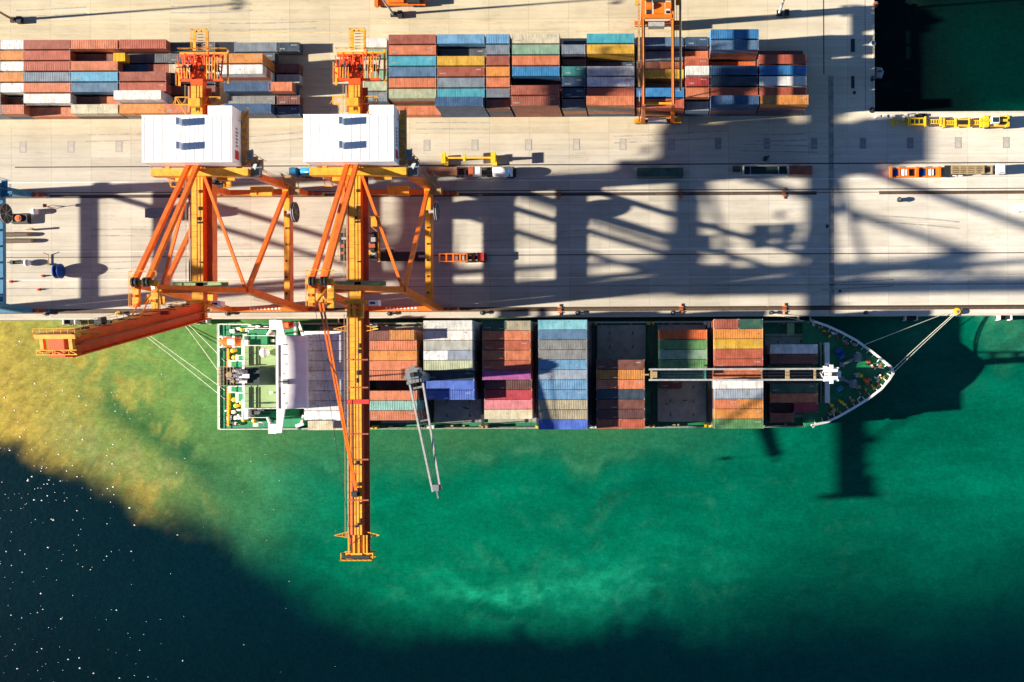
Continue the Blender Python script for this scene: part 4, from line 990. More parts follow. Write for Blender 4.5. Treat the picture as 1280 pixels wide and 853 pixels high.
# ship cranes
def ship_crane(px, py, ztop, tipx, tipy, ztip, w0, w1, white):
    c = P(px,py,ztop); z0 = 1.5
    pedestal = MB(); pedestal.tube((c.x,c.y,z0),(c.x,c.y,ztop-3.4),.85 if white else 1.25,18); ped = sb(pedestal, 'ship_crane', SHIPW if white else GREY)
    hm = MB(); dirv = (P(tipx,tipy,ztip)-c); dirv.z = 0; d = dirv.normalized(); nrm = Vector((-d.y,d.x,0))
    def ob(b, a0,a1,b0,b1,z0,z1):
        vs = [c+d*a+nrm*bb for a,bb in ((a0,b0),(a1,b0),(a1,b1),(a0,b1))]
        b.add([(v.x,v.y,z0) for v in vs]+[(v.x,v.y,z1) for v in vs], [(0,3,2,1),(4,5,6,7),(0,1,5,4),(1,2,6,5),(2,3,7,6),(3,0,4,7)]); return b
    ob(hm,-1.8,1.6,-1.7,1.7,ztop-3.4,ztop-.6); ob(hm,-1.4,.6,-1.3,1.3,ztop-.6,ztop); ob(hm,1.0,1.7,-2.0,-1.2,ztop-3,ztop-.9); ob(hm,-2.4,-1.8,-.8,.8,ztop-2.6,ztop-.9); ob(hm,-.4,.4,-2.3,2.3,ztop-1.2,ztop-.3)
    hs = sb(hm, 'crane_house', SHIPW if white else GREY, ped)
    k = MB(); ob(k,-.9,.1,-.5,.5,ztop,ztop+.5); ob(k,1.6,1.75,-.5,.6,ztop-2.8,ztop-1.4); sb(k, 'cab_window', DARK, hs)
    tip = P(tipx,tipy,ztip); jb = MB()
    base = c + d*1.2; base.z = ztop-2.2
    a1, a2 = base+nrm*w0/2, base-nrm*w0/2; b1, b2 = tip+nrm*w1/2, tip-nrm*w1/2
    jb.beam(a1,b1,.42,.75); jb.beam(a2,b2,.42,.75)
    sb(jb, 'jib', LGREY, ped)
    cr = MB()
    for f in (.06,.36,.985): u, v = a1.lerp(b1,f), a2.lerp(b2,f); cr.beam(u,v,.5 if f!=.36 else .35,.5)
    if white:
        u, v = a1.lerp(b1,.215), a2.lerp(b2,.215); cr.beam(u,v,1.0,.5)
    L_ = (tip-base).length
    for f in (.97,): u = base.lerp(tip,f); cr.cbox((u.x,u.y,u.z-.3),1.5,1.5,.9)
    u = tip+d*1.8; cr.beam(tip,Vector((u.x,u.y,tip.z)),.35,.4)
    sb(cr, 'cross_member', BEIGE if white else GREY, ped)
    hr = MB(); m0 = c.copy(); m0.z = ztop
    for sg in (-.35,.35): hr.tube(m0+nrm*sg, tip+nrm*sg, .06, 5)
    sb(hr, 'hoist_rope', DARK, ped)
    bl = MB(); u = base.lerp(tip,.99); bl.tube((u.x,u.y,u.z-.3),(u.x,u.y,u.z-4),.05,5); bl.cbox((u.x,u.y,u.z-5),.7,.7,1.0); sb(bl,'hook_block',YELP,ped)
    return ped
ship_crane(516,470.5,27,546,614,26,3.2,1.9,False)
ship_crane(1040,468,21.5,811,468.6,18.6,2.7,2.6,True)
# aft: accommodation, bridge, funnel
sb(MB().box(SX0+.3, xv(381), YSo+.3, YN-.3, 1.55, 4.2), 'poop', HULL)
sb(MB().box(SX0+.4, xv(380.5), YSo+.4, YN-.4, 4.2, 4.25), 'poop_deck', DECKG)
b = MB()
e = .12
for (p,q_) in (((SX0+.35,YSo+.3),(xv(380),YSo+.3)),((SX0+.35,YN-.3),(xv(380),YN-.3)),((SX0+.35,YSo+.3),(SX0+.35,YN-.3))): b.rail((p[0],p[1],4.25),(q_[0],q_[1],4.25),1.1,1.6,.07); b.beam((p[0],p[1],4.4),(q_[0],q_[1],4.4),.3,.3)
sb(b, 'stern_rail', SHIPW)
sb(pb(305,345,431.5,511.5,4.25,12.0), 'deckhouse', SHIPW)
dh = pb(306,344.5,432.3,510.5,12.0,12.08); sb(dh, 'deckhouse_deck', PALEG)
b = MB()
for (x0,y0,x1,y1) in ((306,432,345,432),(306,511,345,511),(306,432,306,458),(306,483,306,511)): b.rail(P(x0,y0,12.1),P(x1,y1,12.1),1.1,1.6,.06)
sb(b, 'deck_rail', SHIPW)
b = MB()
for x in (311,315,320,323.5): 
    for ya,yb_ in ((433,457),(484,510)): pb(x,x+.5,ya,yb_,12.08,12.2,b)
pb(311,320,456,457.3,12.08,12.9,b); pb(318,336,503.6,505.0,12.08,13.2,b); pb(311,316,441.5,442.3,12.08,12.8,b)
sb(b, 'deck_pipe', DKGRN)
b = MB(); p = P(330,441,14); b.ball((p.x,p.y,13.6),1.25,16,10); b.tube((p.x,p.y,12.08),(p.x,p.y,12.8),.5,10); sb(b, 'satellite_dome', SHIPW, None, True)
b = MB(); p = P(339,491,13); b.ball((p.x,p.y,12.9),.45,12,8); b.tube((p.x,p.y,12.08),(p.x,p.y,12.6),.2,8); sb(b, 'satellite_dome', SHIPW, None, True)
# stepped lower decks aft of the deckhouse
b = pb(288,305,451,461,4.25,8.0); pb(288,305,482.5,491,4.25,8.0,b); pb(297,305.5,444,451,4.25,8.0,b); pb(297,305.5,491,503,4.25,8.0,b); pb(302,310,425,445,4.25,9.2,b); pb(302,310,500,524,4.25,9.2,b); sb(b, 'aft_house', SHIPW)
b = pb(289,304,452,459.6,8.0,8.06); pb(289,304,483.5,490,8.0,8.06,b); pb(298,304.5,445,450.4,8.0,8.06,b); pb(298,304.5,492,502,8.0,8.06,b); sb(b, 'aft_house_roof', DECKG)
b = MB()
for (x0,y0,x1,y1) in ((288,451,305,451),(288,461,288,451),(288,491,305,491),(288,483,288,491),(297,444,297,451),(297,491,297,503),(306,418,306,432),(306,512,306,524),(307,420,345,420),(307,522,336,522),(307,411,340,411)): b.rail(P(x0,y0,8.1),P(x1,y1,8.1),1.1,1.3,.09); 
sb(b, 'deck_rail', SHIPW)
b = pb(311,345,404,419.5,4.3,6.6); pb(311,345,514,522,4.3,6.6,b); pb(311,334,412,431,6.6,8.2,b); sb(b,'side_deck', DECKG)
b = MB(); rr = random.Random(21)
for k in range(54):
    px = rr.uniform(283,343); py = rr.choice([rr.uniform(405,431), rr.uniform(512,532), rr.uniform(512,532), rr.uniform(434,450) if px<297 else rr.uniform(405,420)])
    zz = 4.25 if px < 300 else 6.6; p = P(px,py,zz); b.cbox((p.x,p.y,zz), rr.uniform(.3,1.4), rr.uniform(.2,.9), rr.uniform(.3,1.2))
sb(b, 'deck_fitting', SHIPW)
b = MB()
for k in range(26):
    px = rr.uniform(283,343); py = rr.choice([rr.uniform(405,431), rr.uniform(512,532), rr.uniform(434,450) if px<297 else rr.uniform(405,420)])
    zz = 4.25 if px < 300 else 6.6; p = P(px,py,zz); b.cbox((p.x,p.y,zz), rr.uniform(.5,2.4), rr.uniform(.3,.6), rr.uniform(.3,.9))
sb(b, 'pipe_rack', DARK)
for px,py in ((302,412),(290.5,438.5),(292,447),(308,444),(292,500),(301.5,503.5),(294.5,507.5),(308.5,510),(304,525),(317,526),(324,509)):
    p = P(px,py,6.5); w = MB(); w.tube((p.x,p.y,4.25),(p.x,p.y,6.0),.38,10); w.ball((p.x,p.y,6.3),.62,10,6,.6); sb(w, 'deck_vent', YELP)
b = pb(284.2,285.6,436,459,4.25,5.6); pb(284.2,285.6,484,533,4.25,5.6,b); sb(b,'mooring_rail', YELP)
b = MB()
for yy in list(np.arange(436,459,3.1))+list(np.arange(484,532,3.3)): pb(282.4,284,yy,yy+1.8,4.25,5.2,b)
sb(b,'fairlead', RUSTY)
# funnel
fn = P(344,470.5,12); fe = fn.x
b = MB(); fz = 22.2; fw = 2.2
b.box(fe-9.3, fe, fn.y-fw, fn.y+fw, 12.0, fz); fun = sb(b, 'funnel', DKGRN)
b = MB()
for k,(a,c) in enumerate(((-.9,.9),(-1.0,-.8),(-2.2,.2),(-2.6,1.3),(-3.6,-.5),(-1.7,1.4))): b.tube((fe+a-2.9,fn.y+c,fz),(fe+a-2.9,fn.y+c,fz+.8+.1*k),.36,10); b.tube((fe+a-2.9,fn.y+c,fz+.7+.1*k),(fe+a-3.6,fn.y+c,fz+.9+.1*k),.36,8)
b.box(fe-5.6,fe-2.9,fn.y-1.7,fn.y+1.5,fz,fz+.5); b.box(fe-4.2,fe-3.6,fn.y-3.6,fn.y+3.6,fz-.3,fz+.1); b.box(fe-6.2,fe-2.2,fn.y-.5,fn.y+.5,fz+.4,fz+.8)
sb(b, 'exhaust_pipe', SHIPW, fun)
b = MB(); b.rail((fe-9.6,fn.y-2.3,fz),(fe-5.8,fn.y-2.3,fz),1.2,.9,.07); b.rail((fe-9.6,fn.y+2.3,fz),(fe-5.8,fn.y+2.3,fz),1.2,.9,.07); b.rail((fe-9.6,fn.y-2.3,fz),(fe-9.6,fn.y+2.3,fz),1.2,.9,.07)
for k in range(6): b.box(fe-9.5,fe-5.8,fn.y-2.2+k*.85,fn.y-2.1+k*.85,fz+.1,fz+.25)
for k in range(5): b.box(fe-9.4+k*.8,fe-9.28+k*.8,fn.y-2.3,fn.y+2.3,fz+.26,fz+.4)
b.tube((fe-7.0,fn.y+.3,fz),(fe-7.0,fn.y+.3,fz+1.2),.75,14); b.tube((fe-6.2,fn.y-1.3,fz),(fe-6.2,fn.y-1.3,fz+.9),.4,10)
sb(b, 'funnel_grating', BEIGE, fun)
# bridge
bz = 21.5
sb(pb(353,379.5,420,511,4.25,bz-2.7), 'bridge_tower', SHIPW)
br_ = pb(345.2,358,419.5,511.5,bz-.6,bz); roof = sb(br_, 'bridge_roof', LILAC)
pa, pc_ = P(358,511.5,bz), P(381,419.5,bz); cr_ = MB(); NS, NT = 12, 10; vs = []; fs = []
for i in range(NS+1):
    t = i/NS; x = pa.x + (pc_.x-pa.x)*t
    for j in range(NT+1):
        u = -1+2*j/NT; y = (pa.y+pc_.y)/2 + u*(pc_.y-pa.y)/2*(1-.03*t*abs(u)**3)
        vs.append((x, y, bz - 1.55*t*t - .5*t*abs(u)**5))
    
for i in range(NS):
    for j in range(NT): a = i*(NT+1)+j; fs.append((a, a+NT+1, a+NT+2, a+1))
n0 = len(vs); vs += [(v[0], v[1], bz-2.6) for v in vs[:n0]]
for i in range(NS):
    for e_ in (0, NT): a = i*(NT+1)+e_; fs.append((a, a+n0, a+NT+1+n0, a+NT+1) if e_==0 else (a+NT+1, a+NT+1+n0, a+n0, a))
for j in range(NT): a = NS*(NT+1)+j; fs.append((a, a+n0, a+1+n0, a+1))
cr_.add(vs, fs); o_ = sb(cr_, 'roof_front', LILAC, roof)
for p_ in o_.data.polygons: p_.use_smooth = p_.index < NS*NT
b = MB()
p0, p1, p2, p3 = P(345.5,400.5,bz), P(352,400.5,bz), P(356,419.5,bz), P(345.5,419.5,bz)
b.prism([p3.xy,p2.xy,p1.xy,p0.xy], bz-.6, bz+.004); p0, p1, p2, p3 = P(345.5,511.5,bz), P(356,511.5,bz), P(352,541.5,bz), P(345.5,541.5,bz)
b.prism([p3.xy,p2.xy,p1.xy,p0.xy], bz-.6, bz+.004); sb(b, 'bridge_wing', LILAC)
b = pb(336.5,345.2,400,412,bz-3.4,bz-.9); pb(335.5,345.2,530.5,542.4,bz-3.4,bz-.9,b); sb(b, 'wing_cab', SHIPW)
b = MB(); b.beam(P(339,412,bz-1.5),P(334,420,6.5),.5,.5); b.beam(P(338,531,bz-1.5),P(334.5,522,6.5),.5,.5); sb(b,'wing_support', SHIPW)
sb(pb(348.2,350.6,431.5,511,bz,bz+.03), 'roof_slot', DARK)
b = MB()
for i in range(2):
    for j in range(7):
        if rnd.random() < .75: p = P(354.5+i*2.4,431+j*12.2,bz); b.cbox((p.x,p.y,bz),.22,.22,.12)
sb(b,'roof_fitting', GREY)
p = P(356,477.5,bz+1)
b = MB(); b.tube((p.x,p.y,bz),(p.x,p.y,bz+5.5),.22,8,.12); b.box(p.x-.9,p.x+.9,p.y-.15,p.y+.15,bz+2.2,bz+2.4); b.box(p.x-.15,p.x+.15,p.y-1.3,p.y+1.3,bz+3.8,bz+4.0); b.cbox((p.x,p.y,bz),1.2,1.2,.8); sb(b,'radar_mast', GREY)
b = pb(353,372,404,419,4.25,8.4); pb(355,379,521.5,532,4.25,8.4,b); sb(b, 'boat_deck', DECKG)
b = MB(); b.beam(P(369,403,10),P(369,419,10),.5,.6); b.beam(P(373,403,10),P(379,420,10),.6,.6); b.beam(P(370,533,10),P(379,530,10),.8,.8); b.beam(P(379,519,12),P(376,531,12),.4,.4); sb(b, 'davit', SHIPW)
def lifeboat(px, py, z, L, W_, label, mat, canopy, davit):
    p = P(px,py,z); R = MB(); n = 12; vs=[]; fs=[]
    for i in range(n+1):
        t = -1+2*i/n; w = W_/2*math.sqrt(max(0.02,1-abs(t)**2.6)); x = t*L/2
        for j in range(9):
            a = math.pi*2*j/8; zz = .9+ (1.0 if math.sin(a)>0 else 1.1)*math.sin(a)*(.85 if math.sin(a)>0 else 1)
            vs.append((x, w*math.cos(a), zz))
    for i in range(n):
        for j in range(8): fs.append((i*9+j,i*9+j+1,(i+1)*9+j+1,(i+1)*9+j))
    R.add(vs, fs); o = R.build('lifeboat', mat, None, smooth=True); o.location = (p.x,p.y,z-1.9)
    MB().box(-L*.08,L*.2,-W_*.28,W_*.28,1.6,2.25).build('canopy', canopy, o)
    MB().box(-L*.02,L*.14,-W_*.3,W_*.3,1.5,1.75).box(-L*.35,-L*.30,-W_*.5,W_*.5,.8,1.5).build('strap', SHIPW, o)
    tag(o, label, 'lifeboat', 'lifeboats of the ship'); return o
lifeboat(287,427.5,8.5,6.4,2.6,'orange lifeboat sticking out over the stern of the ship', ORNGE2, SHIPW, 0)
lifeboat(357.5,406.5,10.8,3.4,1.9,'small red rescue boat beside the bridge on the wharf side', REDP, ORNGE2, 0)
b = pb(274,300,421,422.4,6.3,6.8); pb(274,300,432.6,434,6.3,6.8,b); b.beam(P(276,421,6.3),P(283,421,4.2),.4,.4); b.beam(P(276,434,6.3),P(283,434,4.2),.4,.4); pb(290,293,420,434.5,7.5,8.0,b); sb(b, 'boat_cradle', SHIPW)
b = pb(296.5,303,425,432,4.25,7.0); sb(b, 'boat_winch', ORNGE2)

# mooring lines and bollards
def line(pts, r, label):
    b = MB()
    for i in range(len(pts)-1): b.tube(pts[i], pts[i+1], r, 6)
    o = b.build('mooring_line', ROPE, loc=pts[0]); tag(o, label, 'mooring line', 'mooring lines of the ship')
def sag(p, q_, s, n=10): return [p.lerp(q_, i/n)-Vector((0,0,4*s*(i/n)*(1-i/n))) for i in range(n+1)]
BP = P(1196,390,0)
line(sag(P(1115,463,5.6), BP+Vector((-.8,-.4,.7)), .8), .11, 'thick mooring line from the bow tip to the yellow bollard')
line(sag(P(1117,466,5.6), BP+Vector((-.5,-.6,.7)), .7), .09, 'second thick line from the bow tip to the yellow bollard')
line(sag(P(1081,431,5.6), BP+Vector((-1.5,.2,.6)), .6), .08, 'thin mooring line reaching the yellow bollard farthest from the bow tip')
BQ, BR2 = P(148,392,0), P(222,392.5,0)
line(sag(P(281,452,4.6), BR2+Vector((.2,0,.6)), .5), .075, 'upper stern line to the nearer quay bollard')
line(sag(P(277,470,4.6), BR2+Vector((0,-.2,.6)), .5), .075, 'lower stern line to the nearer quay bollard')
line(sag(P(281,488,4.6), BQ+Vector((.2,0,.6)), .6), .075, 'upper stern line to the farther quay bollard')
line(sag(P(281,499,4.6), BQ+Vector((0,-.2,.6)), .6), .075, 'lowest stern line to the farther quay bollard')
line(sag(P(1012,403,4.9), P(964,392.5,.6), .2), .07, 'dark breast line from the bow shoulder to the quay edge')
def bollard(loc, mat, label, s=1.0):
    b = MB(); b.tube((0,0,0),(0,0,.12),.55*s,14); b.tube((0,0,.12),(0,0,.75),.28*s,14,.24*s); b.tube((0,0,.7),(0,0,.95),.42*s,14,.38*s); b.tube((-.55*s,0,.45),(.55*s,0,.45),.13*s,8)
    o = b.build('bollard', mat); o.location = loc; MB().tube((0,0,.95),(0,0,1.0),.2*s,10).build('cap', GREY, o); tag(o, label, 'bollard', 'bollards along the quay edge'); return o
bollard(BP, YELP, 'big yellow bollard holding the bow lines', 1.9)
for px, t in ((58,'left of the raised boom tip'),(148,'hidden beside the raised red boom'),(222,'where stern lines meet the quay'),(285,'beside the stern of the ship'),(487,'just right of the lowered boom'),(603,'beside the white corner containers'),(722,'beside the blue topped bay'),(841,'beside the green container bay'),(964,'where the breast line starts'),(1082,'above the bow tip')):
    bollard(P(px,392.3 if px<600 else 391.3,0), DARK if px not in (148,222) else YELP, 'quay edge bollard '+t, 1.1)
for px,py,t in ((1090.5,55,'white ringed, on the basin edge'),(1091.5,99,'black, midway down the basin edge'),(1090,138,'black, at the basin corner'),(1094,6,'brown, at the top of the basin edge')):
    bollard(P(px,py,0), SHIPW if 'ring' in t else (RUSTY if 'brown' in t else DARK), 'bollard, '+t, 1.4)
# fenders on the quay face
for px,t in ((85,'far left below the blue crane shadow'),(250,'left of the ship stern'),(430,'hidden beside the ship bridge'),(1006,'beside the bow shoulder'),(1140,'right of the bow tip'),(1258,'nearest the right edge')):
    x = P(px,400,0).x; R = empty('quay_fender', (x,QY,-1.2)); tag(R, 'white framed rubber fender on quay face, '+t, 'fender', 'fenders on the quay face')
    MB().box(-1.3,1.3,-1.0,-.02,-1.4,.4).build('rubber_block', BLACK, R)
    MB().box(-1.7,-1.4,-1.2,-.02,-1.5,.9).box(1.4,1.7,-1.2,-.02,-1.5,.9).box(-1.9,-1.2,-1.25,-1.05,-1.7,-1.5).box(1.2,1.9,-1.25,-1.05,-1.7,-1.5).build('frame', SHIPW, R)
# rail anchors (orange frames over both rails)
for i,px in enumerate((700,852,981)):
    for j,py in enumerate((387.0,242.6)):
        c = (xv(px), yv(py), 0); b = MB()
        for k in (-.7,.7): b.box(-.55,.55,k-.12,k+.12,.0,.3)
        b.box(-.12,.12,-1.5,-.5,.01,.31); b.box(-.12,.12,.5,1.5,.01,.31)
        o = b.build('rail_anchor', paint('anchor_orange',(.62,.22,.07),.6,0,.3,.2,2)); o.location = c
        MB().box(-.5,.5,-.3,.3,.02,.25).build('clamp', RUSTY, o)
        tag(o, ('left','middle','right')[i]+' orange tie-down frame on the '+('rail by the water' if j==0 else 'inner rail'), 'rail anchor', 'orange tie-down frames on crane rails')

# ------------------------------------------------------------------ lamp masts
for i,(bx_,by_,t) in enumerate(((17.5,25.5,'tall light mast at the top left corner'),(492,18.5,'tall light mast above the right crane tail'),(974,17,'white light mast near the top right, beside yard end'))):
    p = P(bx_,by_,0); R = empty('light_mast', p); R.location.z = 0; tag(R, t, 'light mast', 'light masts of the terminal')
    hh = 20.5
    MB().tube((0,0,.6),(0,0,hh),.34,12,.17).build('pole', LGREY if i==1 else (SHIPW if i==2 else BEIGE), R)
    MB().box(-.7,.7,-.7,.7,0,.6).box(1.3,2.5,-1.1,.7,0,1.2).build('base', DARK, R)
    b = MB(); n=12
    for k in range(n): t0,t1=2*math.pi*k/n,2*math.pi*(k+1)/n; b.beam((1.3*math.cos(t0),1.3*math.sin(t0),hh),(1.3*math.cos(t1),1.3*math.sin(t1),hh),.14)
    for k in range(4): b.beam((0,0,hh),(1.3*math.cos(k*1.57),1.3*math.sin(k*1.57),hh),.12)
    hd = b.build('lamp_ring', GREY, R)
    for k in range(6):
        a = 2*math.pi*k/6; MB().cbox((1.5*math.cos(a),1.5*math.sin(a),hh-.5),.55,.55,.35).build('lamp_head', DARK, hd)

# ------------------------------------------------------------------ vehicles
TRM = {}
def truck(px, py, flip, cabm, tlen, label, cat='truck', load=None, trailm=None, name='terminal_truck', h0=0):
    """tractor unit facing +x when not flipped; centre of tractor at px,py; trailer behind"""
    p = P(px,py,1.5); R = empty(name, (p.x,p.y,0), math.pi if flip else 0); tag(R, label, cat, 'trucks and trailers on the quay')
    trailm = trailm or GREY
    MB().box(-3.0,3.0,-.5,.5,.6,.95).box(1.9,2.9,-1.2,1.2,.5,.9).build('chassis', DARK, R)
    cb = MB(); cb.box(.7,2.9,-1.22,1.22,.95,2.2); cb.add([(.7,-1.2,2.2),(2.9,-1.2,2.2),(2.9,1.2,2.2),(.7,1.2,2.2),(.9,-1.05,3.0),(2.5,-1.05,3.0),(2.5,1.05,3.0),(.9,1.05,3.0)],[(4,5,6,7),(0,1,5,4),(1,2,6,5),(2,3,7,6),(3,0,4,7)])
    cab = cb.build('cab', cabm, R)
    MB().add([(2.92,-1.0,2.25),(2.92,1.0,2.25),(2.56,.9,2.92),(2.56,-.9,2.92)],[(0,1,2,3)]).box(1.2,2.2,-1.16,-1.13,2.3,2.8).build('windscreen', GLASS, cab)
    for sx in (2.3,-1.2,-2.4):
        for sy in (-1,1):
            MB().tube((sx,sy*.8,.5),(sx,sy*1.2,.5),.5,12).build('wheel', BLACK, R)
    if tlen:
        x1 = -.2; x0 = x1-tlen
        t = MB(); t.box(x0,x1,-1.15,-.85,1.0,1.3); t.box(x0,x1,.85,1.15,1.0,1.3)
        for k in range(6): xx = x0+(tlen-.4)*k/5; t.box(xx,xx+.4,-1.2,1.2,1.02,1.28)
        if load == 'flat': t.box(x0,x1,-1.22,1.22,1.3,1.42)
        tr = t.build('trailer', trailm, R)
        for k in (0.9,2.1):
            for sy in (-1,1): MB().tube((x0+k,sy*.75,.5),(x0+k,sy*1.18,.5),.5,12).build('wheel', BLACK, tr)
        if load == 'tank':
            MB().tube((x0+.3,0,2.3),(x1-.3,0,2.3),1.15,20).build('tank', paint('tank_blue',A(60,175,235),.25,.3,.1,.0,1), tr, smooth=True)
            MB().box(x0+2,x0+2.12,-1.2,1.2,1.4,3.5).build('band', LGREY, tr)
        if load == 'rust':
            MB().box(x0+.3,x1-2.2,-1.1,1.1,1.3,2.2).build('load', paint('rust_load',(.34,.14,.07),.7,0,.4,.4,.8), tr)
        if load == 'slats':
            m = MB()
            for k in range(5): m.box(x0+.2,x1-2.2,-1.1+k*.46,-.8+k*.46,1.42,1.55)
            m.build('planks', BEIGE, tr)
    return R
truck(605,215,True,WHITE,0,'white tractor unit coupled to the white tanker beside the yellow spreader')
# white tanker body
p = P(629,215,2.5); R = empty('tank_trailer',(p.x,p.y,0)); tag(R,'white rounded tank trailer in the lane below the yellow spreader','trailer','trucks and trailers on the quay')
MB().tube((-2.7,0,2.2),(2.4,0,2.2),1.25,22).build('tank', WHITE, R, smooth=True); MB().tube((1.6,0,2.2),(1.9,0,2.2),1.29,22).build('band', MATS['crane_blue'], R); MB().box(-2.6,2.6,-.5,.5,.7,1.1).box(2.6,3.2,-1.1,1.1,.8,1.8).build('chassis', DARK, R)
w = MB(); [w.tube((k,s_*.8,.5),(k,s_*1.2,.5),.5,12) for k in (1.0,2.1) for s_ in (-1,1)]; w.each('wheel', BLACK, R)
truck(583,215,False,RUSTY,10.5,'rusty brown trailer truck just left of the white tanker',load='rust')
truck(241,266,False,DARK,12.5,'grey flatbed truck partly under the left crane stays',load='flat',trailm=GREY)
truck(594,322,False,REDP,9.5,'orange framed chassis trailer with red cab near the right crane leg',trailm=ORANGE)
truck(477,318,True,YELP,0,'yellow cab yard tractor beside the right crane girder')
p = P(508,321,1); R = empty('flatbed_trailer',(p.x,p.y,0)); tag(R,'dark flatbed trailer between the right crane stays','trailer','trucks and trailers on the quay')
MB().box(-7,6,-1.2,1.2,1.0,1.3).build('bed', DARK, R); MB().box(-4,-3.7,-1.2,1.2,1.3,2.0).box(3.4,5.4,-.3,.3,1.3,1.7).build('headboard', LGREY, R); w=MB(); [w.tube((k,s_*.8,.5),(k,s_*1.2,.5),.5,12) for k in (-5,3,4.4) for s_ in (-1,1)]; w.each('wheel', BLACK, R)
truck(376,216,True,MATS['crane_blue'],7.5,'blue tanker truck between the two crane houses',load='tank')
truck(1242,212,False,WHITE,11.0,'truck with white cab and beige slatted trailer at right',load='slats',trailm=BEIGE)
p = P(1193,213,1); R = empty('flatbed_trailer',(p.x,p.y,0)); tag(R,'dark bare trailer deck between orange low loader and beige trailer','trailer','trucks and trailers on the quay')
MB().box(-2.6,2.6,-1.25,1.25,.8,1.2).build('bed', DARK, R); MB().box(-.3,.5,-1.5,-1.3,.4,1.0).box(1.2,2.2,-1.5,-1.3,.4,1.0).build('toolbox', SHIPW, R); w=MB(); [w.tube((k,s_*.8,.5),(k,s_*1.2,.5),.5,12) for k in (-1.8,1.8) for s_ in (-1,1)]; w.each('wheel', BLACK, R)
# orange rack with blue and white crates
p = P(1147,214.5,2); R = empty('orange_spreader',(p.x,p.y,0)); tag(R,'long orange steel frame holding blue and white panels, right side','cargo frame')
m = MB()
for s_ in (-1,1): m.box(-7.2,7.2,s_*1.15-.16,s_*1.15+.16,.5,1.0)
for k in (-6.9,-4.5,-2.2,-.1,.4,2.7,5.4,6.6): m.box(k-.2,k+.2,-1.0,1.0,.52,.98)
for k in (-6.9,0.1,6.0): m.box(k-.35,k+.35,-1.45,1.45,1.0,1.4)
m.build('frame', ORANGE, R)
for k,mt in ((-5.6,BLUEP),(-3.3,SHIPW),(1.5,BLUEP),(3.8,SHIPW)): MB().box(k-.75,k+.75,-.85,.85,.6,.9).box(k-.1,k+.05,-.9,.9,.9,1.0).build('panel', mt, R)
MB().box(-6.6,6.6,-.95,.95,.3,.5).build('bed', DARK, R)
# containers / skips lying in the lane
o = put_container(P(825,215,2.6).x, P(825,215,2.6).y, .0, 12.19, 2.2, 'DGn', 'dark green long container lying alone in the lane below the gantry foot', 'containers set down in the lane')
o.name = 'shipping_container'
p = P(1001.5,212.5,2.6); put_container(p.x,p.y,0,6.06,2.2,'RB','short rusty red container next to the pale framed skip','containers set down in the lane')
p = P(957,213,1); R = empty('platform_trailer',(p.x,p.y,0)); tag(R,'long grey flat rack with pale end frames left of the rusty container','flat rack')
m = MB(); m.box(-6.1,6.1,-1.3,-1.05,.1,1.2); m.box(-6.1,6.1,1.05,1.3,.1,1.2); m.box(-6.1,-5.8,-1.05,1.05,.1,2.4); m.box(5.8,6.1,-1.05,1.05,.1,2.4); m.box(-4.1,-3.9,-1.05,1.05,.1,.9); m.box(3.4,3.6,-1.05,1.05,.1,.9); m.build('frame', LGREY, R)
MB().box(-5.8,5.8,-1.04,1.04,.1,.3).build('deck', DKGRN, R)
p = P(921,211,1); o = MB().box(-1.0,1.0,-.65,.65,0,1.0).box(-.8,.8,-.5,.5,1.0,1.15).build('crate', DARK, loc=(0,0,0)); o.location=(p.x,p.y,0); tag(o,'small black crate left of the pale flat rack','crate')
p = P(957,198,1); o = MB().tube((0,0,0),(0,0,.9),.6,10).tube((0,.3,.4),(1.1,.6,.5),.18,8).build('bollard', DARK, loc=(0,0,0)); o.location=(p.x,p.y,0); tag(o,'small dark bollard in the shade above the flat rack','bollard')
# yellow spreaders
def spreader(name, cx, cy, L, label, zz=.3, ends=True, posts=0):
    R = empty(name,(cx,cy,0)); tag(R,label,'container spreader','yellow container spreaders')
    m = MB(); m.box(-L*.16,L*.16,-1.0,1.0,zz+.2,zz+1.0); m.box(-L*.16-.3,-L*.16,-1.3,1.3,zz+.15,zz+1.1); m.box(L*.16,L*.16+.3,-1.3,1.3,zz+.15,zz+1.1); m.build('frame', YELP, R)
    m = MB(); [m.box(-L*.13+k*L*.09,-L*.13+k*L*.09+.8,-.6,.6,zz+1.0,zz+1.06) for k in range(3)]; m.each('opening', DARK, R)
    for s_ in (-1,1):
        m = MB(); m.box(min(s_*L*.18,s_*L*.49),max(s_*L*.18,s_*L*.49),-.62,-.42,zz+.3,zz+.7); m.box(min(s_*L*.18,s_*L*.49),max(s_*L*.18,s_*L*.49),.42,.62,zz+.3,zz+.7)
        for k in range(6): xx = s_*(L*.2+k*L*.05); m.box(xx-.08,xx+.08,-.42,.42,zz+.32,zz+.68)
        m.box(s_*L*.49-.25,s_*L*.49+.25,-1.22,1.22,zz+.2,zz+.8); arm = m.build('telescopic_arm', YELP, R)
        w = MB()
        for sy in (-1,1): w.cbox((s_*L*.49,sy*1.1,0),.3,.3,zz+.3)
        w.each('corner_foot', DARK, arm)
    return R
c = P(1146,152.3,1); spreader('container_spreader', c.x, c.y, 13.0,'yellow telescopic spreader, left of the row along the basin')
c = P(1203,153.5,1); spreader('container_spreader', c.x, c.y, 10.0,'yellow telescopic spreader, middle of the row along the basin')
c = P(1245,153,1); R = empty('reach_stacker',(c.x,c.y,0)); tag(R,'yellow reach stacker with black wheels parked along the basin edge','reach stacker')
MB().box(-3.2,3.0,-1.3,1.3,.9,1.9).box(-3.6,-2.4,-1.5,1.5,1.2,2.4).box(2.2,3.0,-1.5,1.5,1.2,2.6).build('body', YELP, R)
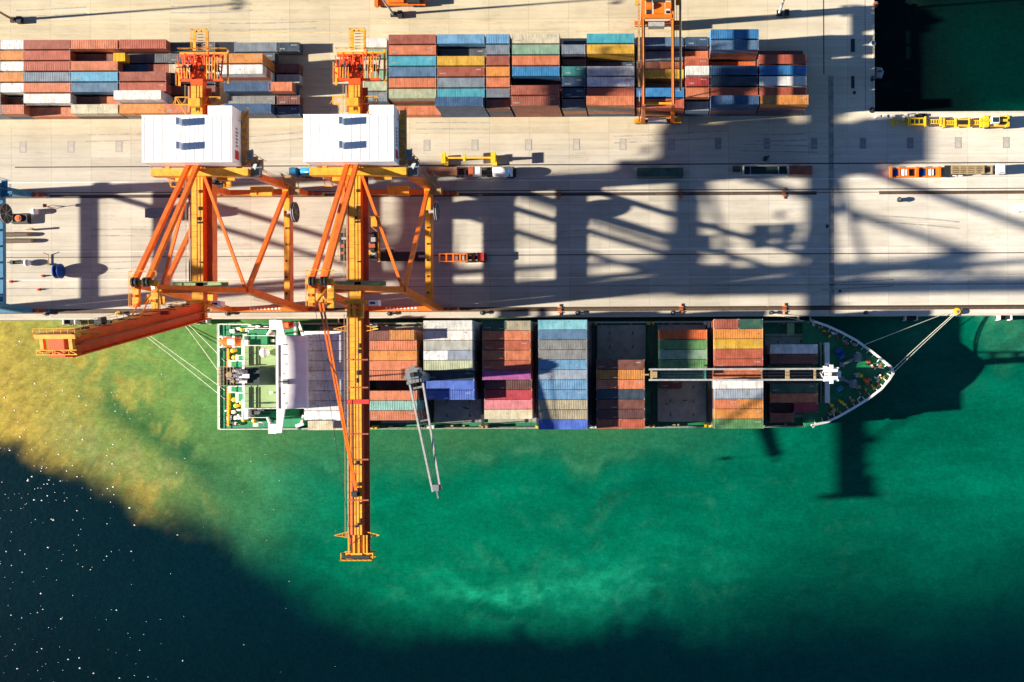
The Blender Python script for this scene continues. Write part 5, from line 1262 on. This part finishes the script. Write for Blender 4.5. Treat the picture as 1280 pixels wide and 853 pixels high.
MB().box(-1.9,.1,-.8,.9,1.9,3.4).build('cab', WHITE, R); MB().box(-1.7,-.1,-.6,.7,3.4,3.44).box(.1,.13,-.6,.7,2.4,3.2).build('window', GLASS, R)
MB().beam((2.4,0,2.7),(-4.8,0,2.9),.7,.6).build('boom', YELP, R); MB().box(.4,2.1,-1.0,1.0,1.9,2.6).build('engine_cover', DARK, R)
for x in (-2.3,2.6):
    for s_ in (-1,1): MB().tube((x,s_*1.0,.75),(x,s_*1.55,.75),.75,14).build('wheel', BLACK, R)
# raised yellow spreader frame standing on the quay
c = P(589,200.5,1); R = empty('spreader_stand',(c.x,c.y,0)); tag(R,'tall yellow spreader frame standing left above the white tanker','container spreader','yellow container spreaders')
MB().box(-7.2,-6.1,-1.4,1.4,0,1.1).box(-6.9,-6.5,-.25,.25,1.1,3.5).box(-7.2,-6.2,-1.4,1.4,3.5,4.2).build('end_frame', YELP, R)
MB().box(5.7,6.8,-1.4,1.4,0,1.1).box(6.0,6.4,-.25,.25,1.1,3.5).box(5.7,6.9,-1.4,1.4,3.5,4.2).build('end_frame', YELP, R)
MB().box(-6.2,5.7,-.22,.22,3.6,4.0).box(-1.6,-1.0,-1.0,1.0,3.55,4.05).build('cross_bar', YELP, R)
# white blocks along the basin
for i,(px,t) in enumerate(((1098,'leftmost'),(1106,'second'),(1116,'third'),(1132,'fourth, tilted'),(1140,'fifth, beside the dark heap'))):
    p = P(px,145.5,.6); m = MB(); m.box(-.8,.8,-.45,.45,0,.8); m.box(-.5,.5,-.3,.3,.8,.95); o = m.build('concrete_block', SHIPW); o.location=(p.x,p.y,0); o.rotation_euler=(0,0,(.5 if i==3 else .03*i)); tag(o,'white concrete block on the basin edge, '+t+' from the left','block','white blocks on the basin edge')
p = P(1152,144.5,.5); m = MB(); rr=random.Random(4); [m.cbox((rr.uniform(-1.1,1.1),rr.uniform(-.3,.3),0),rr.uniform(.5,1.2),rr.uniform(.4,.7),rr.uniform(.3,.8)) for _ in range(7)]; o=m.build('scrap_heap', DARK); o.location=(p.x,p.y,0); tag(o,'dark scrap heap on the basin edge behind the yellow spreader','scrap')
p = P(1101,88,-1); m = MB(); m.add([(-1.1,-1.4,0),(.6,-1.7,0),(1.3,.2,0),(.7,1.3,0),(-1.0,1.5,0),(-.8,-1.0,.8),(.3,-1.1,.8),(.8,.2,.9),(.3,.9,.8),(-.8,1.0,.8)],[(4,3,2,1,0),(5,6,7,8,9),(0,1,6,5),(1,2,7,6),(2,3,8,7),(3,4,9,8),(4,0,5,9)]); o=m.build('floating_fender', LGREY); o.location=(p.x,p.y,-2.9); MB().box(-.6,.4,-.1,.2,.9,1.1).build('strap',DARK,o); tag(o,'pale crumpled fender floating against the basin wall','fender')
# orange machine at the top edge
p = P(500,-1,2); R = empty('mobile_machine',(p.x,p.y,0)); tag(R,'orange machine cut by the top edge above the right crane','machine')
MB().box(-6.5,6.5,-1.4,1.4,.6,1.4).box(-6.8,-5.9,-1.7,1.7,.6,2.0).box(-3,1,-1,1,1.4,2.4).build('body', ORANGE, R)
MB().box(2,5.4,-1.2,1.2,1.4,2.9).build('engine_cover', DARK, R); w=MB(); [w.tube((k,s_*1.1,.6),(k,s_*1.5,.6),.6,12) for k in (-5,-3.6,3.6,5) for s_ in (-1,1)]; w.each('wheel', BLACK, R)
# ---- clutter at the left under the blue crane
def small(name, px, py, mb, mat, label, cat, extra=None):
    p = P(px,py,.5); o = mb.build(name, mat); o.location = (p.x,p.y,0); tag(o,label,cat)
    if extra:
        for n_, m_, mt_ in extra: m_.build(n_, mt_, o)
    return o
small('generator',13,273,MB().box(-1.3,1.3,-1.1,1.1,0,1.6).box(-1.0,1.0,-.8,.8,1.6,1.75),paint('green_box',A(120,175,110),.5,0,.2,.1,1),'pale green generator box beside the blue crane','generator',[('exhaust',MB().tube((.8,.6,1.6),(.8,.6,2.3),.15,8),DARK)])
small('steel_tank',27,274,MB().box(-2.2,2.2,-1.3,1.3,0,1.2).box(-2.0,2.0,-1.1,1.1,1.2,1.35),DARK,'black low tank with an orange round hatch, left edge','tank',[('hatch',MB().tube((-.2,0,1.35),(-.2,0,1.75),.85,16),ORANGE),('hatch_lid',MB().tube((-.2,0,1.75),(-.2,0,1.85),.5,14),RUSTY)])
small('white_drum',44,265,MB().tube((0,0,0),(0,0,1.5),.75,14).ball((0,0,1.5),.7,12,6,.4),WHITE,'white round drum right of the black tank','drum')
small('lamp_tripod',62,259,MB().tube((0,0,0),(0,0,2.6),.09,6).cbox((0,0,2.4),.8,.8,.4).beam((-.8,0,0),(0,0,1.4),.1).beam((.6,.6,0),(0,0,1.4),.1).beam((.6,-.6,0),(0,0,1.4),.1),RUSTY,'rusty lamp tripod above the white drum','lamp')
small('pipe_stand',42,287,MB().cbox((0,0,0),.5,.5,1.8).tube((-2,.0,.5),(.6,0,.5),.15,8).cbox((0,0,1.8),.9,.5,.3),BEIGE,'beige pipe stand below the black tank','stand')
for i,(py,t) in enumerate(((293.5,'upper'),(301.5,'lower'))):
    small('timber_log',26,py,MB().tube((-4.2,0,.8),(2.2+i,0,.8),.65,12,.55),paint('bark_brown',(.15,.10,.07),.9,0,.4,0,1.5),t+' of two thick dark logs beside the blue crane','log',[('cut_face',MB().tube((2.2+i,0,.8),(2.26+i,0,.8),.5,12),BEIGE)])
small('hose_reel',35,329,MB().ball((0,0,.9),.85,12,8).cbox((0,0,0),1,1,.3),WHITE,'white ball shaped buoy on the quay left of the blue drum','buoy',[('strap',MB().tube((-.1,0,.9),(.1,0,.9),.88,16),GREY)])
small('steel_bar',22,328,MB().box(-2.8,2.2,-.15,.15,.1,.5).box(-2.0,-1.2,-.5,.5,.0,.7).box(1.0,1.6,-.4,.4,.0,.6),DARK,'dark steel bar assembly left of the white buoy','steel bar')
small('curved_frame',60,324,MB().tube((0,-1.2,.3),(0,1.2,.3),.12,6).tube((0,1.2,.3),(-.9,1.6,1.2),.1,6).tube((-.9,-1.6,1.2),(0,-1.2,.3),.1,6).cbox((0,-1.4,0),.8,.5,.5),BEIGE,'bent pale pipe frame above the blue drum','pipe frame')
for px,py,t in ((52,345,'between logs and blue drum'),(12,352,'at the far left near the quay edge'),(47,362,'nearest the rail'),):
    small('traffic_cone',px,py,MB().tube((0,0,.06),(0,0,.95),.32,12,.06).box(-.42,.42,-.42,.42,0,.06),ORNGE2,'orange cone on the quay '+t,'cone',[('band',MB().tube((0,0,.45),(0,0,.62),.24,12,.2),WHITE)])
dr = MB(); dr.tube((-.7,0,1.95),(-.45,0,1.95),1.95,28); dr.tube((.45,0,1.95),(.7,0,1.95),1.95,28); p = P(73,339,2)
o = dr.build('cable_drum', BLUEP); o.location=(p.x,p.y,0); MB().tube((-.45,0,1.95),(.45,0,1.95),1.2,22).build('core', DARK, o); tag(o,'upright blue cable drum casting a round shadow','cable drum')
p = P(1124,250,.5); o = MB().tube((0,0,0),(0,0,.9),.55,14).tube((0,0,.9),(0,0,1.3),.7,14,.5).build('barrel', DARK); o.location=(p.x,p.y,0); MB().tube((0,0,1.3),(0,0,1.36),.35,10).build('lid',GREY,o); tag(o,'black barrel standing where shadows cross near right','barrel')
p = P(1279,260,1); R = empty('parked_van',(p.x,p.y,0)); tag(R,'white van with brown load cut by the right edge','van')
MB().box(-1.4,3,-1,1,.4,1.7).build('body', WHITE, R); MB().box(-1.2,-.2,-.8,.8,1.7,1.95).build('cab_roof', WHITE, R); MB().box(.2,2.6,-.8,.8,1.7,2.1).build('load', RUSTY, R); w=MB(); [w.tube((k,s_*.7,.35),(k,s_*1.03,.35),.35,12) for k in (-.8,2.2) for s_ in (-1,1)]; w.each('wheel', BLACK, R)
TYRE = paint('tyre_mark', (.40,.37,.31), .9, 0, .4, 0, .5)
rr = random.Random(91); tm = MB()
def ribbon(pts, w_, z):
    for (a,b_) in zip(pts[:-1], pts[1:]):
        d_ = Vector((b_[0]-a[0], b_[1]-a[1])).normalized(); n_ = Vector((-d_.y,d_.x))*w_/2
        tm.add([(a[0]-n_.x,a[1]-n_.y,z),(b_[0]-n_.x,b_[1]-n_.y,z),(b_[0]+n_.x,b_[1]+n_.y,z),(a[0]+n_.x,a[1]+n_.y,z)],[(0,1,2,3)])
for k in range(15):
    x0 = rr.uniform(-170,70); y0 = rr.choice([rr.uniform(91,101),rr.uniform(58,67),rr.uniform(22,47)]); L_ = rr.uniform(8,34); cv = rr.uniform(-.0032,.0032); sl = rr.uniform(-.05,.05)
    for off in (0, 1.9): ribbon([(x0+L_*i/10, y0+off*.9+sl*L_*i/10+cv*(L_*i/10)**2) for i in range(11)], .34, .018+.0006*k)
tag(tm.build('tyre_marks', TYRE), 'faint curved tyre marks across the quay paving', 'tyre mark', kind='stuff')
# small dark covers and stains on the basin side quay
for px,py,w_,h_,t in ((1066,103,1.0,3.4,'long, lower'),(1068,116,.9,.9,'square, lowest'),(1066,57,1.2,3.6,'long, upper'),(1034,283,.8,1.0,'square, by the lower lane'),(1050,364,.8,.8,'small, near the rail')):
    p = P(px,py,0); m = MB().box(-w_/2,w_/2,-h_/2,h_/2,.004,.03); o = m.build('drain_cover', GREY); o.location=(p.x,p.y,0); MB().box(-w_/2+.12,w_/2-.12,-h_/2+.12,h_/2-.12,.03,.04).build('grating', DARK, o); tag(o,'drain cover on the right quay, '+t,'drain cover','drain covers on the right quay')

# ------------------------------------------------------------------ glint flecks on the water, sun highlights modelled as white geometry
glint_mb = MB(); rr = random.Random(77)
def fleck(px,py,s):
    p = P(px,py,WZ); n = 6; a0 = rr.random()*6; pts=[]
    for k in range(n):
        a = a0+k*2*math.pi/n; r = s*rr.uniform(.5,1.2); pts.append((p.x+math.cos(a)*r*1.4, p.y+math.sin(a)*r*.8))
    glint_mb.add([(x,y,WZ+.03) for x,y in pts]+[(p.x,p.y,WZ+.03+s*.4)], [(k,(k+1)%n,n) for k in range(n)])
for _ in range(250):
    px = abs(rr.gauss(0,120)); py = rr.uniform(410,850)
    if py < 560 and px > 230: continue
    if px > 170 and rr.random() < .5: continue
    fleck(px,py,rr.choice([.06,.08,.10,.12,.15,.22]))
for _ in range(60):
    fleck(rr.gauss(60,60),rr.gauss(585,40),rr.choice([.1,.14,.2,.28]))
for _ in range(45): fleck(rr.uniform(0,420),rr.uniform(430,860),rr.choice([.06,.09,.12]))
GLINT = paint('glint', (.62,.64,.60), .6, 0, .05, 0, 1)
tag(glint_mb.build('glint_flecks', GLINT), 'scattered white glint flecks on the water at left, sun highlights as geometry', 'glint', kind='stuff')

# ------------------------------------------------------------------ light, sky, camera
ELEV = math.atan(.341); AZ = math.atan2(.069, 1.0)   # direction the shadows run
sd_ = Vector((math.cos(ELEV)*math.cos(AZ), math.cos(ELEV)*math.sin(AZ), -math.sin(ELEV)))
sun = bpy.data.lights.new('sun', 'SUN'); sun.energy = 5.0; sun.angle = math.radians(.75); sun.color = (1.0, .90, .76)
so = bpy.data.objects.new('sun', sun); COL.objects.link(so); so.rotation_euler = sd_.to_track_quat('-Z', 'Y').to_euler(); so.location = (-100,0,200)
w = bpy.data.worlds.new("World"); S.world = w; w.use_nodes = True; nt = w.node_tree
sky = nt.nodes.new("ShaderNodeTexSky"); sky.sky_type = 'NISHITA'; sky.sun_disc = False; sky.sun_elevation = ELEV
tos = -sd_; sky.sun_rotation = math.atan2(tos.x, tos.y); sky.ozone_density = 2.6; sky.air_density = .48; sky.dust_density = .0
nt.links.new(sky.outputs[0], nt.nodes['Background'].inputs[0]); nt.nodes['Background'].inputs[1].default_value = .05
cam = bpy.data.cameras.new('camera'); co = bpy.data.objects.new('camera', cam); COL.objects.link(co)
co.location = (0,0,H); co.rotation_euler = (0,0,-ROLL); cam.sensor_width = 36; cam.lens = K/1280*36
cam.shift_x = -(NX-640)/1280; cam.shift_y = (NY-426.5)/1280; cam.clip_end = 6000; cam.clip_start = 1
S.camera = co
S.view_settings.view_transform = 'Standard'; S.view_settings.look = 'None'; S.view_settings.exposure = 1.85; S.view_settings.gamma = 1
S.view_settings.use_curve_mapping = False
print('containers individual', len(indiv), 'merged', len(rest), 'dup labels', [k for k,v in seen.items() if v>1][:5], 'long', [k for k in seen if len(k.split())>16][:4])
